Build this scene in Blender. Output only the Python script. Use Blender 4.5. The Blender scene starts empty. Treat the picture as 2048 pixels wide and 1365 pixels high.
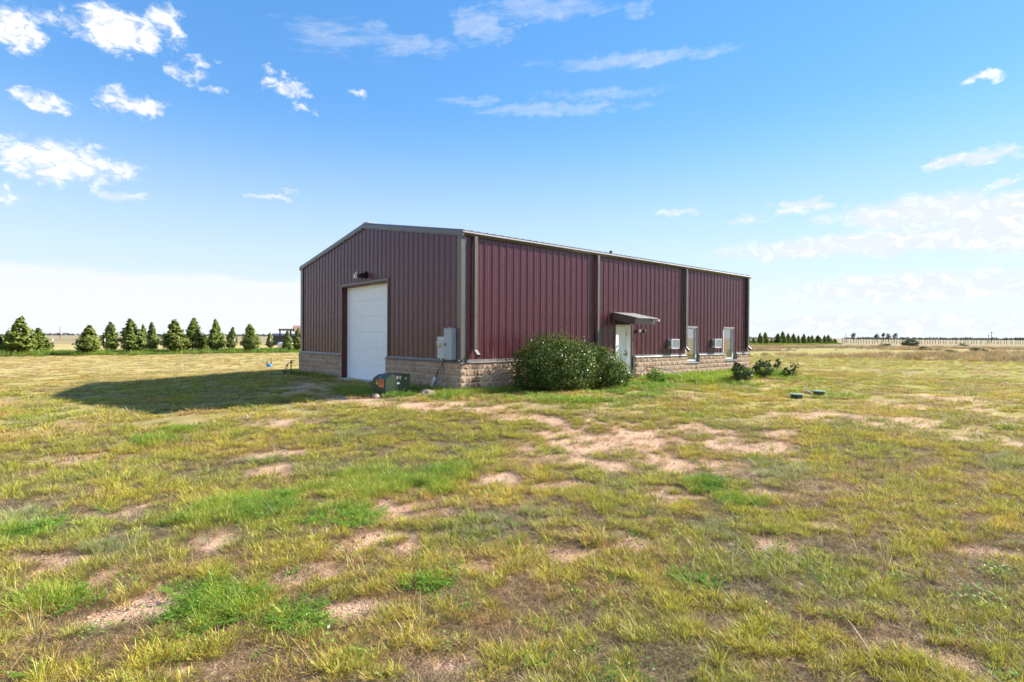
import bpy, bmesh, math, random
import numpy as np
from mathutils import Matrix, Vector
R = math.radians
sc = bpy.context.scene
COL = sc.collection

# ------------------------------------------------------------------ camera, sky, sun, exposure
CAM = (-10.281, -13.809, 1.704); YAW = R(48.246); PITCH = R(-.414); ROLL = R(.285)
cd = bpy.data.cameras.new('camera'); cam = bpy.data.objects.new('camera', cd); COL.objects.link(cam)
cd.sensor_width = 36; cd.lens = 20.03; cd.clip_start = .05; cd.clip_end = 20000
_f = Vector((math.cos(PITCH)*math.cos(YAW), math.cos(PITCH)*math.sin(YAW), math.sin(PITCH)))
_r = Vector((math.sin(YAW), -math.cos(YAW), 0)); _u = _r.cross(_f)
_r, _u = math.cos(ROLL)*_r + math.sin(ROLL)*_u, -math.sin(ROLL)*_r + math.cos(ROLL)*_u
cam.matrix_world = Matrix(((_r.x, _u.x, -_f.x, CAM[0]), (_r.y, _u.y, -_f.y, CAM[1]), (_r.z, _u.z, -_f.z, CAM[2]), (0, 0, 0, 1)))
sc.camera = cam
sc.view_settings.view_transform = 'Standard'; sc.view_settings.look = 'None'
sc.view_settings.gamma = 1; sc.view_settings.use_curve_mapping = False
sc.view_settings.exposure = EXPOSURE = 1.30
SUN_EL = 32.5; SUN_G = 21.0                       # sun just in front of the long wall, from its far end
SKY_STRENGTH = .092
sd = bpy.data.lights.new('sun', 'SUN'); sun = bpy.data.objects.new('sun', sd); COL.objects.link(sun)
sd.energy = 5.0; sd.angle = R(.9); sd.color = (1, .94, .84)
_to = Vector((math.cos(R(SUN_EL))*math.cos(R(SUN_G)), -math.cos(R(SUN_EL))*math.sin(R(SUN_G)), math.sin(R(SUN_EL))))
sun.rotation_euler = _to.to_track_quat('Z', 'Y').to_euler()
sun.location = (40, -10, 40)

BARE = [(-1.15,-6.93,1.61,1.49,0.65),(-2.31,-8.61,0.61,0.73,0.58),(0.09,-8.67,0.87,0.85,0.46),(-1.86,-5.99,0.66,0.82,0.75),(-1.54,-4.31,0.44,0.52,0.83),(-2.69,-7.01,0.67,0.89,0.73),(-2.32,-1.59,0.62,0.89,0.99),(-2.23,5.03,1.22,1.29,1.17),(-3.56,3.37,0.51,0.88,1.2),(-3.2,1.07,0.53,0.77,1.13),(-5.8,-0.93,0.46,0.48,1.24),(-5.14,-0.95,0.34,0.62,1.19),(-6.81,-4.06,0.43,0.42,1.23),(-8.71,-7.63,0.28,0.25,1.32),(-9.53,-7.89,0.36,0.38,1.44),(-9.95,-7.6,0.19,0.25,1.52),(-9.45,-8.77,0.25,0.41,1.41),(-10.1,-7.03,0.22,0.27,1.54),(-6.64,-8.23,0.35,0.35,0.99),(-7.47,-8.88,0.36,0.39,1.05),(-8.26,-9.2,0.32,0.29,1.16),(-8.34,-9.75,0.17,0.23,1.13),(-6.4,-10.08,0.25,0.28,0.77),(-7.05,-9.84,0.23,0.18,0.89),(-3.88,-9.63,0.3,0.26,0.58),(-2.94,-10.44,0.26,0.29,0.43),(5.67,-10.15,1.14,0.72,0.23),(10.24,-10.41,1.03,0.81,0.16),(4.05,-11.75,0.42,0.6,0.14),(5.83,-8.72,0.75,0.59,0.31),(5.31,-7.71,0.74,0.82,0.37),(1.78,-8.69,0.68,0.63,0.4),(9.33,-8.94,0.74,0.75,0.24),(-5.04,-7.59,0.29,0.29,0.87),(-4.54,-8.57,0.26,0.34,0.74),(-9.43,-2.33,0.46,0.47,1.5),(-9.24,-5.99,0.23,0.34,1.44),(-7.36,-5.21,0.33,0.36,1.24),(-0.66,-5.62,0.45,0.69,0.71),(1.01,-7.31,0.59,0.68,0.52),(-4.69,-11.4,0.18,0.29,0.41),(-9.34,-10.09,0.08,0.18,1.32),(11.87,-3.42,1.01,0.54,0.44),(5.23,-3.67,0.36,0.72,0.58),(-3.3,-0.29,0.35,0.56,1.09),(-3.23,-12.84,0.2,0.19,0.14),(-3.66,-11.73,0.15,0.21,0.31),(-5.71,-10.43,0.14,0.15,0.64),(-8.29,-10.94,0.07,0.18,0.97),(-5.87,-12.99,0.1,0.25,0.19),(-2.62,1.97,0.38,0.64,1.12),(-1.62,-2.95,0.33,0.73,0.9),(10.11,-7.94,0.66,0.99,0.28),(13.78,-9.0,0.63,1.07,0.2)]
LUSH = [(-8.18,-6.81,0.59,0.72,1.28),(-7.41,-7.1,0.7,0.69,1.17),(-6.32,-6.59,0.86,0.8,1.07),(-5.48,-6.92,0.85,0.54,0.96),(-9.05,-9.21,0.37,0.35,1.31),(-10.02,-8.23,0.23,0.25,1.52),(-8.16,-1.41,0.53,0.31,1.4),(-7.51,-0.3,0.49,0.32,1.37),(-3.25,-9.84,0.35,0.18,0.52),(-3.55,-10.51,0.21,0.26,0.46),(1.27,-3.08,0.75,2.04,0.75),(6.59,-2.17,1.37,1.05,0.6),(10.51,-2.26,1.98,2.02,0.51),(15.51,-3.06,1.59,1.27,0.4),(-0.97,-0.78,0.62,0.97,0.95),(10.58,-6.45,0.98,1.22,0.34),(4.63,-3.34,0.96,1.05,0.61),(-2.09,2.39,1.14,0.65,1.1),(6.29,-0.87,1.72,0.55,0.66),(-10.16,-6.19,0.23,0.25,1.55)]
WEED = [(-7.99,-6.8,0.39,0.32,1.25),(-7.43,-7.83,0.33,0.31,1.13),(-5.8,-7.1,0.51,0.27,0.98),(-9.02,-9.13,0.35,0.3,1.31),(-9.99,-8.25,0.21,0.19,1.52),(-8.17,-1.41,0.47,0.26,1.4),(-7.52,-0.29,0.42,0.26,1.37),(-3.23,-9.86,0.33,0.17,0.51),(-3.57,-10.49,0.18,0.23,0.46),(-8.69,-9.75,0.13,0.13,1.2),(-6.05,-11.34,0.1,0.12,0.53),(-7.72,-9.89,0.13,0.14,0.99),(-10.16,-6.29,0.19,0.2,1.55)]
BLUE = [(-5.97,-9.05,0.33,0.39,0.84),(-10.19,-5.72,0.56,0.21,1.56),(-8.75,-7.79,0.21,0.14,1.32),(-1.74,-9.97,0.77,0.68,0.42),(-4.69,-10.83,0.3,0.26,0.49),(1.51,-12.3,1.02,0.36,0.13),(-7.25,-4.43,0.39,0.31,1.26),(-5.03,-3.43,0.37,0.5,1.1),(-9.49,-7.24,0.22,0.19,1.45),(-7.64,-10.13,0.16,0.24,0.95)]
CUM = [(89.3,21.9,2.14,1.78,1.0),(82.8,23.6,3.4,1.8,1.15),(79.6,25.1,1.53,1.47,1.0),(87.7,17.5,1.97,0.91,0.95),(82.9,18.8,1.69,1.11,0.9),(81.2,18.6,1.94,0.9,0.9),(87.0,13.3,5.36,1.85,0.95),(82.9,13.5,1.7,0.7,0.7),(69.8,22.0,2.17,0.88,0.75),(71.3,23.2,1.1,0.47,0.55),(63.5,22.3,1.03,0.45,0.6),(68.3,20.6,1.33,0.45,0.5),(81.0,22.8,1.13,0.5,0.65),(75.8,20.9,1.18,0.39,0.45),(78.1,21.6,1.51,0.82,0.42),(77.0,22.8,1.16,0.59,0.4),(90.0,10.5,1.01,0.72,0.65),(69.8,13.3,1.13,0.35,0.4),(88.2,23.5,1.77,0.64,0.3),(86.4,23.4,1.24,0.83,0.35),(8.3,19.6,1.35,0.41,0.6),(78.9,23.8,0.74,0.5,0.4)]
CIR = [(51.4,28.4,2.99,1.39,0.75),(45.1,29.8,5.97,0.97,0.65),(59.5,26.6,5.29,0.86,0.6),(62.6,27.5,2.35,0.61,0.5),(36.2,25.4,9.04,0.64,0.7),(44.1,21.6,7.93,0.6,0.6),(36.3,29.2,1.63,0.6,0.45),(52.1,22.3,3.49,0.34,0.4),(32.4,11.9,3.25,0.28,0.45),(9.3,13.9,3.34,0.66,0.7),(7.5,11.8,1.73,0.36,0.7),(12.4,10.2,7.61,1.5,0.95),(17.6,8.0,11.16,1.1,0.95),(6.9,8.6,6.54,2.58,1.1),(21.5,11.6,2.4,0.77,0.6),(26.1,10.9,2.15,0.36,0.45),(12.3,4.2,12.63,1.46,0.7),(15.8,1.2,14.35,1.02,0.7),(82.8,11.4,1.16,0.32,0.4),(71.3,12.5,1.02,0.22,0.4),(39.6,22.8,5.86,0.42,0.4),(66.0,26.6,3.63,1.14,0.2),(10.7,0.9,6.34,0.48,0.6)]
LEFT = [(-10.69,63.35,1.96,0.95),(-9.9,62.85,2.12,0.81),(-9.26,57.03,3.41,1.55),(-7.32,63.21,2.41,1.22),(-4.11,55.4,2.68,1.22),(-1.28,63.82,3.12,1.17),(-0.22,56.69,3.45,1.37),(1.89,64.29,2.96,0.83),(2.29,61.62,3.22,0.94),(3.55,56.36,3.43,1.51),(5.91,59.39,3.66,1.38),(8.0,63.18,1.9,0.69),(8.09,58.05,3.57,1.17),(12.0,66.54,2.85,1.02),(11.23,56.12,3.08,1.28),(20.21,76.05,2.15,0.83),(15.43,56.05,2.37,0.85),(17.31,57.6,2.78,0.87)]
RIGHT = [(145.73,61.28,3.05,0.91),(148.67,61.23,1.94,0.77),(152.29,61.18,3.25,0.94),(156.02,61.13,3.43,1.12),(159.53,61.08,1.53,0.65),(163.48,61.02,3.19,1.16),(167.55,60.96,3.84,1.02),(171.39,60.91,3.26,1.03),(174.62,60.86,3.13,1.05),(178.3,60.81,2.68,0.89),(182.84,60.74,3.19,1.09),(186.35,60.69,2.56,0.92),(189.15,60.65,2.74,0.93),(194.06,60.58,2.77,1.15),(196.58,60.55,2.1,0.77),(200.01,60.5,2.8,0.98),(202.63,60.46,2.99,0.99),(204.86,60.43,2.13,0.8),(208.94,60.37,1.79,0.81)]


def build_world():
    w = bpy.data.worlds.new('World'); sc.world = w; w.use_nodes = True
    nt = w.node_tree; N = nt.nodes; L = nt.links
    bg = N['Background']; bg.inputs[1].default_value = SKY_STRENGTH
    def mth(op, a, b=None, c=None, clamp=False):
        n = N.new('ShaderNodeMath'); n.operation = op; n.use_clamp = clamp
        for i, v in enumerate((a, b, c)):
            if v is None: continue
            if isinstance(v, (int, float)): n.inputs[i].default_value = v
            else: L.new(v, n.inputs[i])
        return n.outputs[0]
    def smooth(x, a, b):
        n = N.new('ShaderNodeMapRange'); n.interpolation_type = 'SMOOTHSTEP'
        L.new(x, n.inputs[0]); n.inputs[1].default_value = a; n.inputs[2].default_value = b
        return n.outputs[0]
    sky = N.new('ShaderNodeTexSky'); sky.sky_type = 'NISHITA'; sky.sun_disc = False
    sky.sun_elevation = R(SUN_EL); sky.sun_rotation = R(90 + SUN_G)
    sky.altitude = 1000; sky.air_density = 1.0; sky.dust_density = .05; sky.ozone_density = 1.5
    hs = N.new('ShaderNodeHueSaturation'); hs.inputs['Saturation'].default_value = SKY_SAT; hs.inputs['Value'].default_value = SKY_VAL
    gm = N.new('ShaderNodeGamma'); gm.inputs[1].default_value = SKY_GAMMA; L.new(sky.outputs[0], gm.inputs[0])
    tn = N.new('ShaderNodeMix'); tn.data_type = 'RGBA'; tn.blend_type = 'MULTIPLY'; tn.inputs[0].default_value = 1; L.new(gm.outputs[0], tn.inputs[6]); tn.inputs[7].default_value = (*SKY_TINT, 1)
    L.new(tn.outputs[2], hs.inputs['Color'])
    tc = N.new('ShaderNodeTexCoord'); sx = N.new('ShaderNodeSeparateXYZ'); L.new(tc.outputs['Generated'], sx.inputs[0])
    az = mth('MULTIPLY', mth('ARCTAN2', sx.outputs[1], sx.outputs[0]), 180/math.pi)
    el = mth('MULTIPLY', mth('ARCSINE', sx.outputs[2]), 180/math.pi)
    def comb(x, y, z=0):
        c = N.new('ShaderNodeCombineXYZ')
        for i, v in enumerate((x, y, z)):
            if isinstance(v, (int, float)): c.inputs[i].default_value = v
            else: L.new(v, c.inputs[i])
        return c.outputs[0]
    def noise(v, scale, det, rough, dist=0):
        n = N.new('ShaderNodeTexNoise'); n.noise_dimensions = '2D'; n.inputs['Scale'].default_value = scale; n.inputs['Detail'].default_value = det
        n.inputs['Roughness'].default_value = rough; n.inputs['Distortion'].default_value = dist; L.new(v, n.inputs['Vector']); return n.outputs[0]
    # warp the look-up direction so cloud borders are ragged
    wv = comb(az, mth('MULTIPLY', el, 2.0))
    w1 = mth('SUBTRACT', noise(wv, .35, 4, .6), .5); w2 = mth('SUBTRACT', noise(comb(mth('ADD', az, 71.3), el), .5, 4, .6), .5)
    azw = mth('ADD', az, mth('MULTIPLY', w1, 3.0)); elw = mth('ADD', el, mth('MULTIPLY', w2, 1.6))
    def blobs(lst, a_, e_, rot=0):
        tot = None; ae = comb(a_, e_)
        for a, e, ra, re, s in lst:
            q = N.new('ShaderNodeVectorMath'); q.operation = 'MULTIPLY_ADD'; L.new(ae, q.inputs[0]); q.inputs[1].default_value = (1/ra, 1/re, 0); q.inputs[2].default_value = (-a/ra, -e/re, 0)
            q2 = N.new('ShaderNodeVectorMath'); q2.operation = 'DOT_PRODUCT'; L.new(q.outputs[0], q2.inputs[0]); L.new(q.outputs[0], q2.inputs[1])
            v = mth('MULTIPLY_ADD', q2.outputs['Value'], -s, s)
            tot = v if tot is None else mth('MAXIMUM', tot, v)
        return mth('MAXIMUM', tot, -.6)
    # similar clouds continue out of view, cover raised there for extra fill light
    plane = comb(mth('DIVIDE', sx.outputs[0], mth('ADD', mth('MAXIMUM', sx.outputs[2], 0), .12)), mth('DIVIDE', sx.outputs[1], mth('ADD', mth('MAXIMUM', sx.outputs[2], 0), .12)))
    inview = mth('MULTIPLY', smooth(mth('ABSOLUTE', mth('SUBTRACT', az, 48.2)), 52, 44), smooth(el, 40, 33))
    gen = mth('MULTIPLY', mth('SUBTRACT', noise(plane, 1.1, 3, .5), .53), 5.0)
    gen = mth('SUBTRACT', gen, mth('MULTIPLY', inview, 4.0))
    M = mth('MAXIMUM', blobs(CUM, azw, elw), mth('MINIMUM', gen, .9))
    fine = noise(comb(az, mth('MULTIPLY', el, 1.6)), .8, 7, .62, .4)
    d1 = mth('ADD', M, mth('MULTIPLY', mth('SUBTRACT', fine, .5), 2.1))
    d1 = smooth(d1, -.12, 1.15)
    # thin streaks drawn out along a shallow slant
    sl = mth('ADD', el, mth('MULTIPLY', az, .10))
    streak = noise(comb(mth('MULTIPLY', az, .30), mth('MULTIPLY', sl, 2.0)), .62, 8, .66, .6)
    azc = mth('ADD', az, mth('MULTIPLY', w1, 9.0)); elc = mth('ADD', el, mth('MULTIPLY', w2, 1.3))
    C = blobs(CIR, azc, elc)
    d2 = smooth(mth('ADD', C, mth('MULTIPLY', mth('SUBTRACT', streak, .5), mth('MULTIPLY_ADD', smooth(el, 10, 17), .9, 1.0))), -.30, .85)
    # low bank of haze cloud along the horizon
    edge = mth('ADD', mth('MULTIPLY', mth('SUBTRACT', noise(comb(mth('MULTIPLY', az, .3), mth('MULTIPLY', el, 1.5)), .5, 6, .6), .5), 1.6), mth('MULTIPLY', az, -.012))
    lowc = mth('MULTIPLY', smooth(mth('ADD', el, edge), 4.7, 3.8), mth('MULTIPLY_ADD', smooth(az, 30, 60), .55, .25))
    hz = mth('MULTIPLY', smooth(el, 22.0, 0.0), .86)
    d3 = hz
    k1 = mth('MULTIPLY', mth('MAXIMUM', d1, mth('MULTIPLY', d2, mth('MULTIPLY_ADD', smooth(el, 20, 13), .58, .33))), 1.0, clamp=True)
    mx = N.new('ShaderNodeMix'); mx.data_type = 'RGBA'; L.new(d3, mx.inputs[0]); L.new(hs.outputs[0], mx.inputs[6]); mx.inputs[7].default_value = (*HAZE_COL, 1)
    mx2 = N.new('ShaderNodeMix'); mx2.data_type = 'RGBA'; L.new(k1, mx2.inputs[0]); mb_ = N.new('ShaderNodeMix'); mb_.data_type = 'RGBA'; L.new(lowc, mb_.inputs[0]); L.new(mx.outputs[2], mb_.inputs[6]); mb_.inputs[7].default_value = (*BANK_COL, 1); L.new(mb_.outputs[2], mx2.inputs[6])
    # soft grey modelling inside the clouds
    mc = N.new('ShaderNodeMix'); mc.data_type = 'RGBA'; L.new(smooth(mth('ADD', fine, mth('MULTIPLY', d1, .25)), .45, .75), mc.inputs[0])
    mc.inputs[6].default_value = (*CLOUD_LO, 1); mc.inputs[7].default_value = (*CLOUD_HI, 1)
    L.new(mc.outputs[2], mx2.inputs[7])
    L.new(mx2.outputs[2], bg.inputs[0])
SKY_TINT = (.97, .98, 1.05); SKY_SAT = 1.68; SKY_GAMMA = .56; SKY_VAL = 2.0
HAZE_COL = (3.55, 4.0, 4.55); BANK_COL = (4.35, 4.4, 4.6); CLOUD_LO = (3.9, 4.1, 4.5); CLOUD_HI = (5.2, 5.15, 5.1)
build_world()
sc.cycles.use_denoising = True
sc.cycles.use_adaptive_sampling = True; sc.cycles.adaptive_threshold = .03; sc.cycles.max_bounces = 4; sc.cycles.diffuse_bounces = 3; sc.cycles.transparent_max_bounces = 6

# ------------------------------------------------------------------ helpers
rng = np.random.default_rng(7); random.seed(7)
class MB:
    def __init__(s): s.v = []; s.f = []; s.m = []; s.mi = 0
    def add(s, vs, fs):
        o = len(s.v); s.v += [tuple(map(float, q)) for q in vs]; s.f += [tuple(i + o for i in q) for q in fs]; s.m += [s.mi]*len(fs); return s
    def box(s, a, b):
        x0, y0, z0 = (min(a[i], b[i]) for i in range(3)); x1, y1, z1 = (max(a[i], b[i]) for i in range(3))
        return s.add([(x0,y0,z0),(x1,y0,z0),(x1,y1,z0),(x0,y1,z0),(x0,y0,z1),(x1,y0,z1),(x1,y1,z1),(x0,y1,z1)],
                     [(0,3,2,1),(4,5,6,7),(0,1,5,4),(1,2,6,5),(2,3,7,6),(3,0,4,7)])
    def quad(s, *q): return s.add(q, [tuple(range(len(q)))])
    def prism(s, pts, d):      # planar polygon extruded along vector d
        n = len(pts); d = Vector(d); vs = [Vector(q) for q in pts]; vs += [q + d for q in vs]
        fs = [tuple(range(n))[::-1], tuple(range(n, 2*n))] + [(i, (i+1) % n, (i+1) % n + n, i + n) for i in range(n)]
        return s.add(vs, fs)
    def tube(s, pts, r, seg=6, caps=True):
        pts = [Vector(q) for q in pts]; rs = r if isinstance(r, (list, tuple)) else [r]*len(pts); vs = []; fs = []
        for i, q in enumerate(pts):
            t = (pts[min(i+1, len(pts)-1)] - pts[max(i-1, 0)]).normalized()
            a = t.cross(Vector((0, 0, 1)) if abs(t.z) < .9 else Vector((1, 0, 0))).normalized(); b = t.cross(a)
            for k in range(seg):
                th = 2*math.pi*k/seg; vs.append(q + (a*math.cos(th) + b*math.sin(th))*rs[i])
        for i in range(len(pts)-1):
            for k in range(seg):
                k2 = (k+1) % seg; fs.append((i*seg+k, i*seg+k2, (i+1)*seg+k2, (i+1)*seg+k))
        if caps: fs += [tuple(range(seg))[::-1], tuple((len(pts)-1)*seg + k for k in range(seg))]
        return s.add(vs, fs)
    def lathe(s, prof, c=(0,0,0), seg=16):
        vs = []; fs = []; n = len(prof)
        for k in range(seg):
            th = 2*math.pi*k/seg
            for r, z in prof: vs.append((c[0]+r*math.cos(th), c[1]+r*math.sin(th), c[2]+z))
        for k in range(seg):
            k2 = (k+1) % seg
            for i in range(n-1): fs.append((k*n+i, k2*n+i, k2*n+i+1, k*n+i+1))
        return s.add(vs, fs)
    def mesh(s, name='mesh'):
        me = bpy.data.meshes.new(name); me.from_pydata(s.v, [], s.f)
        if any(s.m): me.polygons.foreach_set('material_index', s.m)
        me.update(); return me
    def build(s, name, mat, parent=None, smooth=False, bevel=0):
        return link(name, s.mesh(name), mat, parent, smooth, bevel)
def link(name, me, mat, parent=None, smooth=False, bevel=0):
    if mat is not None and len(me.materials) == 0:
        for q in (mat if isinstance(mat, (list, tuple)) else [mat]): me.materials.append(q)
    o = bpy.data.objects.new(name, me); COL.objects.link(o)
    if parent is not None: o.parent = parent
    if smooth: me.polygons.foreach_set('use_smooth', [True]*len(me.polygons))
    if bevel:
        b = o.modifiers.new('bevel', 'BEVEL'); b.width = bevel; b.segments = 2; b.limit_method = 'ANGLE'
    return o
def empty(name, loc=(0,0,0), rz=0):
    o = bpy.data.objects.new(name, None); COL.objects.link(o); o.location = loc; o.rotation_euler = (0, 0, rz); o.empty_display_size = .2; return o
def tag(o, label, cat=None, group=None, kind=None):
    if label: o['label'] = label
    if cat: o['category'] = cat
    if group: o['group'] = group
    if kind: o['kind'] = kind
    return o
def mesh_np(name, v, f, mat, cols=None):
    """v (n,3), f (m,k) arrays straight into a mesh; cols: per-vertex colour attribute 'col'"""
    me = bpy.data.meshes.new(name); m, k = f.shape
    me.vertices.add(len(v)); me.vertices.foreach_set('co', np.asarray(v, np.float32).ravel())
    me.loops.add(m*k); me.loops.foreach_set('vertex_index', f.astype(np.int32).ravel())
    me.polygons.add(m); me.polygons.foreach_set('loop_start', np.arange(m, dtype=np.int32)*k)
    me.update(calc_edges=True)
    if cols is not None:
        a = me.attributes.new('col', 'FLOAT_COLOR', 'POINT'); c = np.ones((len(v), 4), np.float32); c[:, :3] = cols; a.data.foreach_set('color', c.ravel())
    if mat: me.materials.append(mat)
    return me

# ------------------------------------------------------------------ procedural materials
class NT:
    def __init__(s, name):
        s.m = bpy.data.materials.new(name); s.m.use_nodes = True; s.t = s.m.node_tree; s.N = s.t.nodes; s.L = s.t.links; s.b = s.N['Principled BSDF']; s.out = s.N['Material Output']
    def n(s, k, **kw):
        o = s.N.new(k)
        for a, v in kw.items(): setattr(o, a, v)
        return o
    def put(s, sock, v):
        if isinstance(v, bpy.types.NodeSocket): s.L.new(v, sock)
        elif isinstance(v, (tuple, list)) and len(v) == 3 and sock.type == 'RGBA': sock.default_value = (*v, 1)
        else: sock.default_value = v
    def noise(s, scale, det=4, rough=.55, vec=None, dist=0):
        o = s.n('ShaderNodeTexNoise'); o.inputs['Scale'].default_value = scale; o.inputs['Detail'].default_value = det; o.inputs['Roughness'].default_value = rough; o.inputs['Distortion'].default_value = dist
        s.L.new(vec if vec is not None else s.pos(), o.inputs['Vector']); return o.outputs[0]
    def pos(s):
        if not hasattr(s, '_p'): s._p = s.n('ShaderNodeNewGeometry').outputs['Position']
        return s._p
    def math(s, op, a, b=0.0, clamp=False):
        o = s.n('ShaderNodeMath', operation=op, use_clamp=clamp); s.put(o.inputs[0], a); s.put(o.inputs[1], b); return o.outputs[0]
    def mapr(s, x, a, b, c=0., d=1.):
        o = s.n('ShaderNodeMapRange'); s.L.new(x, o.inputs[0])
        for i, v in enumerate((a, b, c, d)): o.inputs[i+1].default_value = v
        return o.outputs[0]
    def mix(s, f, a, b, mode='MIX'):
        o = s.n('ShaderNodeMix', data_type='RGBA', blend_type=mode); s.put(o.inputs[0], f); s.put(o.inputs[6], a); s.put(o.inputs[7], b); return o.outputs[2]
    def bump(s, h, strength=.3, dist=.01):
        o = s.n('ShaderNodeBump'); o.inputs['Strength'].default_value = strength; o.inputs['Distance'].default_value = dist; s.L.new(h, o.inputs['Height']); s.L.new(o.outputs[0], s.b.inputs['Normal'])
def paint(name, col, rough=.45, spec=.5, metal=0., var=.12, vscale=3., bump=0., coat=0.):
    t = NT(name); n = t.noise(vscale, 5, .6); n2 = t.noise(vscale*14, 3, .6)
    f = t.mapr(n, .3, .7, 1-var, 1+var); f2 = t.mapr(n2, .3, .7, 1-var*.5, 1+var*.5)
    g = t.math('MULTIPLY', f, f2)
    t.put(t.b.inputs['Base Color'], t.mix(1., col, t.n('ShaderNodeCombineColor').outputs[0], 'MULTIPLY'))
    cc = [q for q in t.N if q.bl_idname == 'ShaderNodeCombineColor'][0]
    for i in range(3): t.L.new(g, cc.inputs[i])
    t.b.inputs['Roughness'].default_value = rough; t.L.new(t.mapr(n, .3, .7, max(rough-.07, .02), rough+.07), t.b.inputs['Roughness'])
    t.b.inputs['Specular IOR Level'].default_value = spec; t.b.inputs['Metallic'].default_value = metal
    t.b.inputs['Coat Weight'].default_value = coat
    if bump: t.bump(n2, bump, .004)
    return t.m
def leafmat(name, col, var=.3, trans=.35, rough=.5, gloss=.25, attr=False, tint=False, vscale=None):
    t = NT(name); c = col
    if attr:
        c = t.n('ShaderNodeAttribute', attribute_name='col').outputs['Color']
    if tint:
        c = t.mix(1., c, t.n('ShaderNodeAttribute', attribute_name='tint', attribute_type='INSTANCER').outputs['Color'], 'MULTIPLY')
    if var:
        n = t.noise(vscale or 2.2, 3, .6); h = t.n('ShaderNodeHueSaturation'); t.put(h.inputs['Color'], c); t.L.new(t.mapr(n, .25, .75, 1-var, 1+var), h.inputs['Value']); t.L.new(t.mapr(n, .25, .75, .515, .485), h.inputs['Hue']); c = h.outputs[0]
    d = t.n('ShaderNodeBsdfDiffuse'); tr = t.n('ShaderNodeBsdfTranslucent'); t.put(d.inputs['Color'], c); t.put(tr.inputs['Color'], c)
    m = t.n('ShaderNodeMixShader'); m.inputs[0].default_value = trans; t.L.new(d.outputs[0], m.inputs[1]); t.L.new(tr.outputs[0], m.inputs[2]); o = m.outputs[0]
    if gloss:
        g = t.n('ShaderNodeBsdfGlossy'); g.inputs['Roughness'].default_value = rough; g.inputs['Color'].default_value = (.9, .95, .9, 1)
        m2 = t.n('ShaderNodeMixShader'); m2.inputs[0].default_value = gloss*.12; t.L.new(o, m2.inputs[1]); t.L.new(g.outputs[0], m2.inputs[2]); o = m2.outputs[0]
    t.L.new(o, t.out.inputs['Surface']); t.N.remove(t.b)
    return t.m
M = {}
M['maroon'] = paint('maroon_panel', (.105, .022, .030), .24, .9, var=.06, vscale=.7, coat=.25)
M['taupe'] = paint('taupe_trim', (.105, .092, .08), .32, .6, var=.08)
M['taupe_light'] = paint('pale_trim', (.30, .275, .25), .35, .5, var=.06)
M['roof'] = paint('roof_sheet', (.55, .53, .50), .35, .5, metal=.3)
M['white'] = paint('white_enamel', (.62, .64, .64), .38, .5, var=.04)
M['door_white'] = paint('overhead_door_white', (.88, .88, .86), .45, .4, var=.03)
M['door_paint'] = paint('walk_door_white', (.80, .81, .79), .4, .5, var=.05)
M['jamb'] = paint('red_oxide_jamb', (.10, .022, .018), .5, .4, var=.15)
M['mortar'] = paint('mortar', (.56, .47, .375), .95, .1, var=.15, vscale=6)
M['concrete'] = paint('concrete', (.42, .38, .34), .9, .2, var=.15, bump=.4)
M['greybox'] = paint('grey_enclosure', (.33, .37, .40), .42, .5, var=.06)
M['cream'] = paint('cream_plastic', (.66, .62, .50), .4, .5, var=.05)
M['black'] = paint('black_plastic', (.016, .016, .017), .45, .5)
M['darkin'] = paint('dark_interior', (.02, .02, .02), .9, .1)
M['green_cab'] = paint('cabinet_green', (.030, .047, .026), .42, .5, var=.12)
M['green_lid'] = paint('lid_green', (.19, .27, .19), .4, .5, var=.1)
M['brown_pipe'] = paint('brown_conduit', (.20, .13, .08), .6, .4)
M['pvc'] = paint('white_pvc', (.70, .72, .73), .35, .5, var=.05)
M['cable'] = paint('grey_cable', (.36, .36, .36), .5, .4)
M['blue'] = paint('blue_plastic', (.05, .22, .62), .35, .5)
M['dark_steel'] = paint('dark_steel', (.035, .04, .04), .5, .5)
M['rust'] = paint('rusty_steel', (.15, .06, .03), .8, .3, var=.3)
M['post_white'] = paint('white_post_top', (.75, .73, .68), .6, .3)
M['post_wood'] = paint('weathered_post', (.10, .08, .065), .9, .2, var=.25)
M['yellow'] = paint('yellow_sticker', (.72, .50, .03), .5, .4)
M['orange'] = paint('orange_sticker', (.70, .19, .06), .5, .4)
M['redbrown'] = paint('sticker_print', (.20, .03, .02), .6, .3)
M['brick'] = paint('red_brick_house', (.34, .15, .09), .9, .2, var=.2)
M['tileroof'] = paint('house_roof', (.27, .165, .125), .85, .2, var=.15)
M['bark'] = paint('bark', (.10, .075, .055), .95, .1, var=.3, vscale=12, bump=.5)
M['rock'] = paint('rock', (.40, .29, .22), .95, .2, var=.25, vscale=9, bump=.6)
M['red_oak'] = paint('rusty_roof', (.25, .12, .09), .9, .2)
def glassmat():
    t = NT('window_glass'); g = t.n('ShaderNodeBsdfGlossy'); g.inputs['Roughness'].default_value = .015; g.inputs['Color'].default_value = (.80, .78, .78, 1)
    d = t.n('ShaderNodeBsdfGlass'); d.inputs['Color'].default_value = (.6, .62, .6, 1); d.inputs['IOR'].default_value = 1.02; d.inputs['Roughness'].default_value = 0
    m = t.n('ShaderNodeMixShader'); m.inputs[0].default_value = .50; t.L.new(d.outputs[0], m.inputs[1]); t.L.new(g.outputs[0], m.inputs[2]); t.L.new(m.outputs[0], t.out.inputs['Surface']); t.N.remove(t.b); return t.m
M['glass'] = glassmat()
def lens():
    t = NT('lamp_lens'); t.put(t.b.inputs['Base Color'], (.80, .78, .62)); t.b.inputs['Roughness'].default_value = .2; t.b.inputs['Coat Weight'].default_value = 1; return t.m
M['lens'] = lens()
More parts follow.
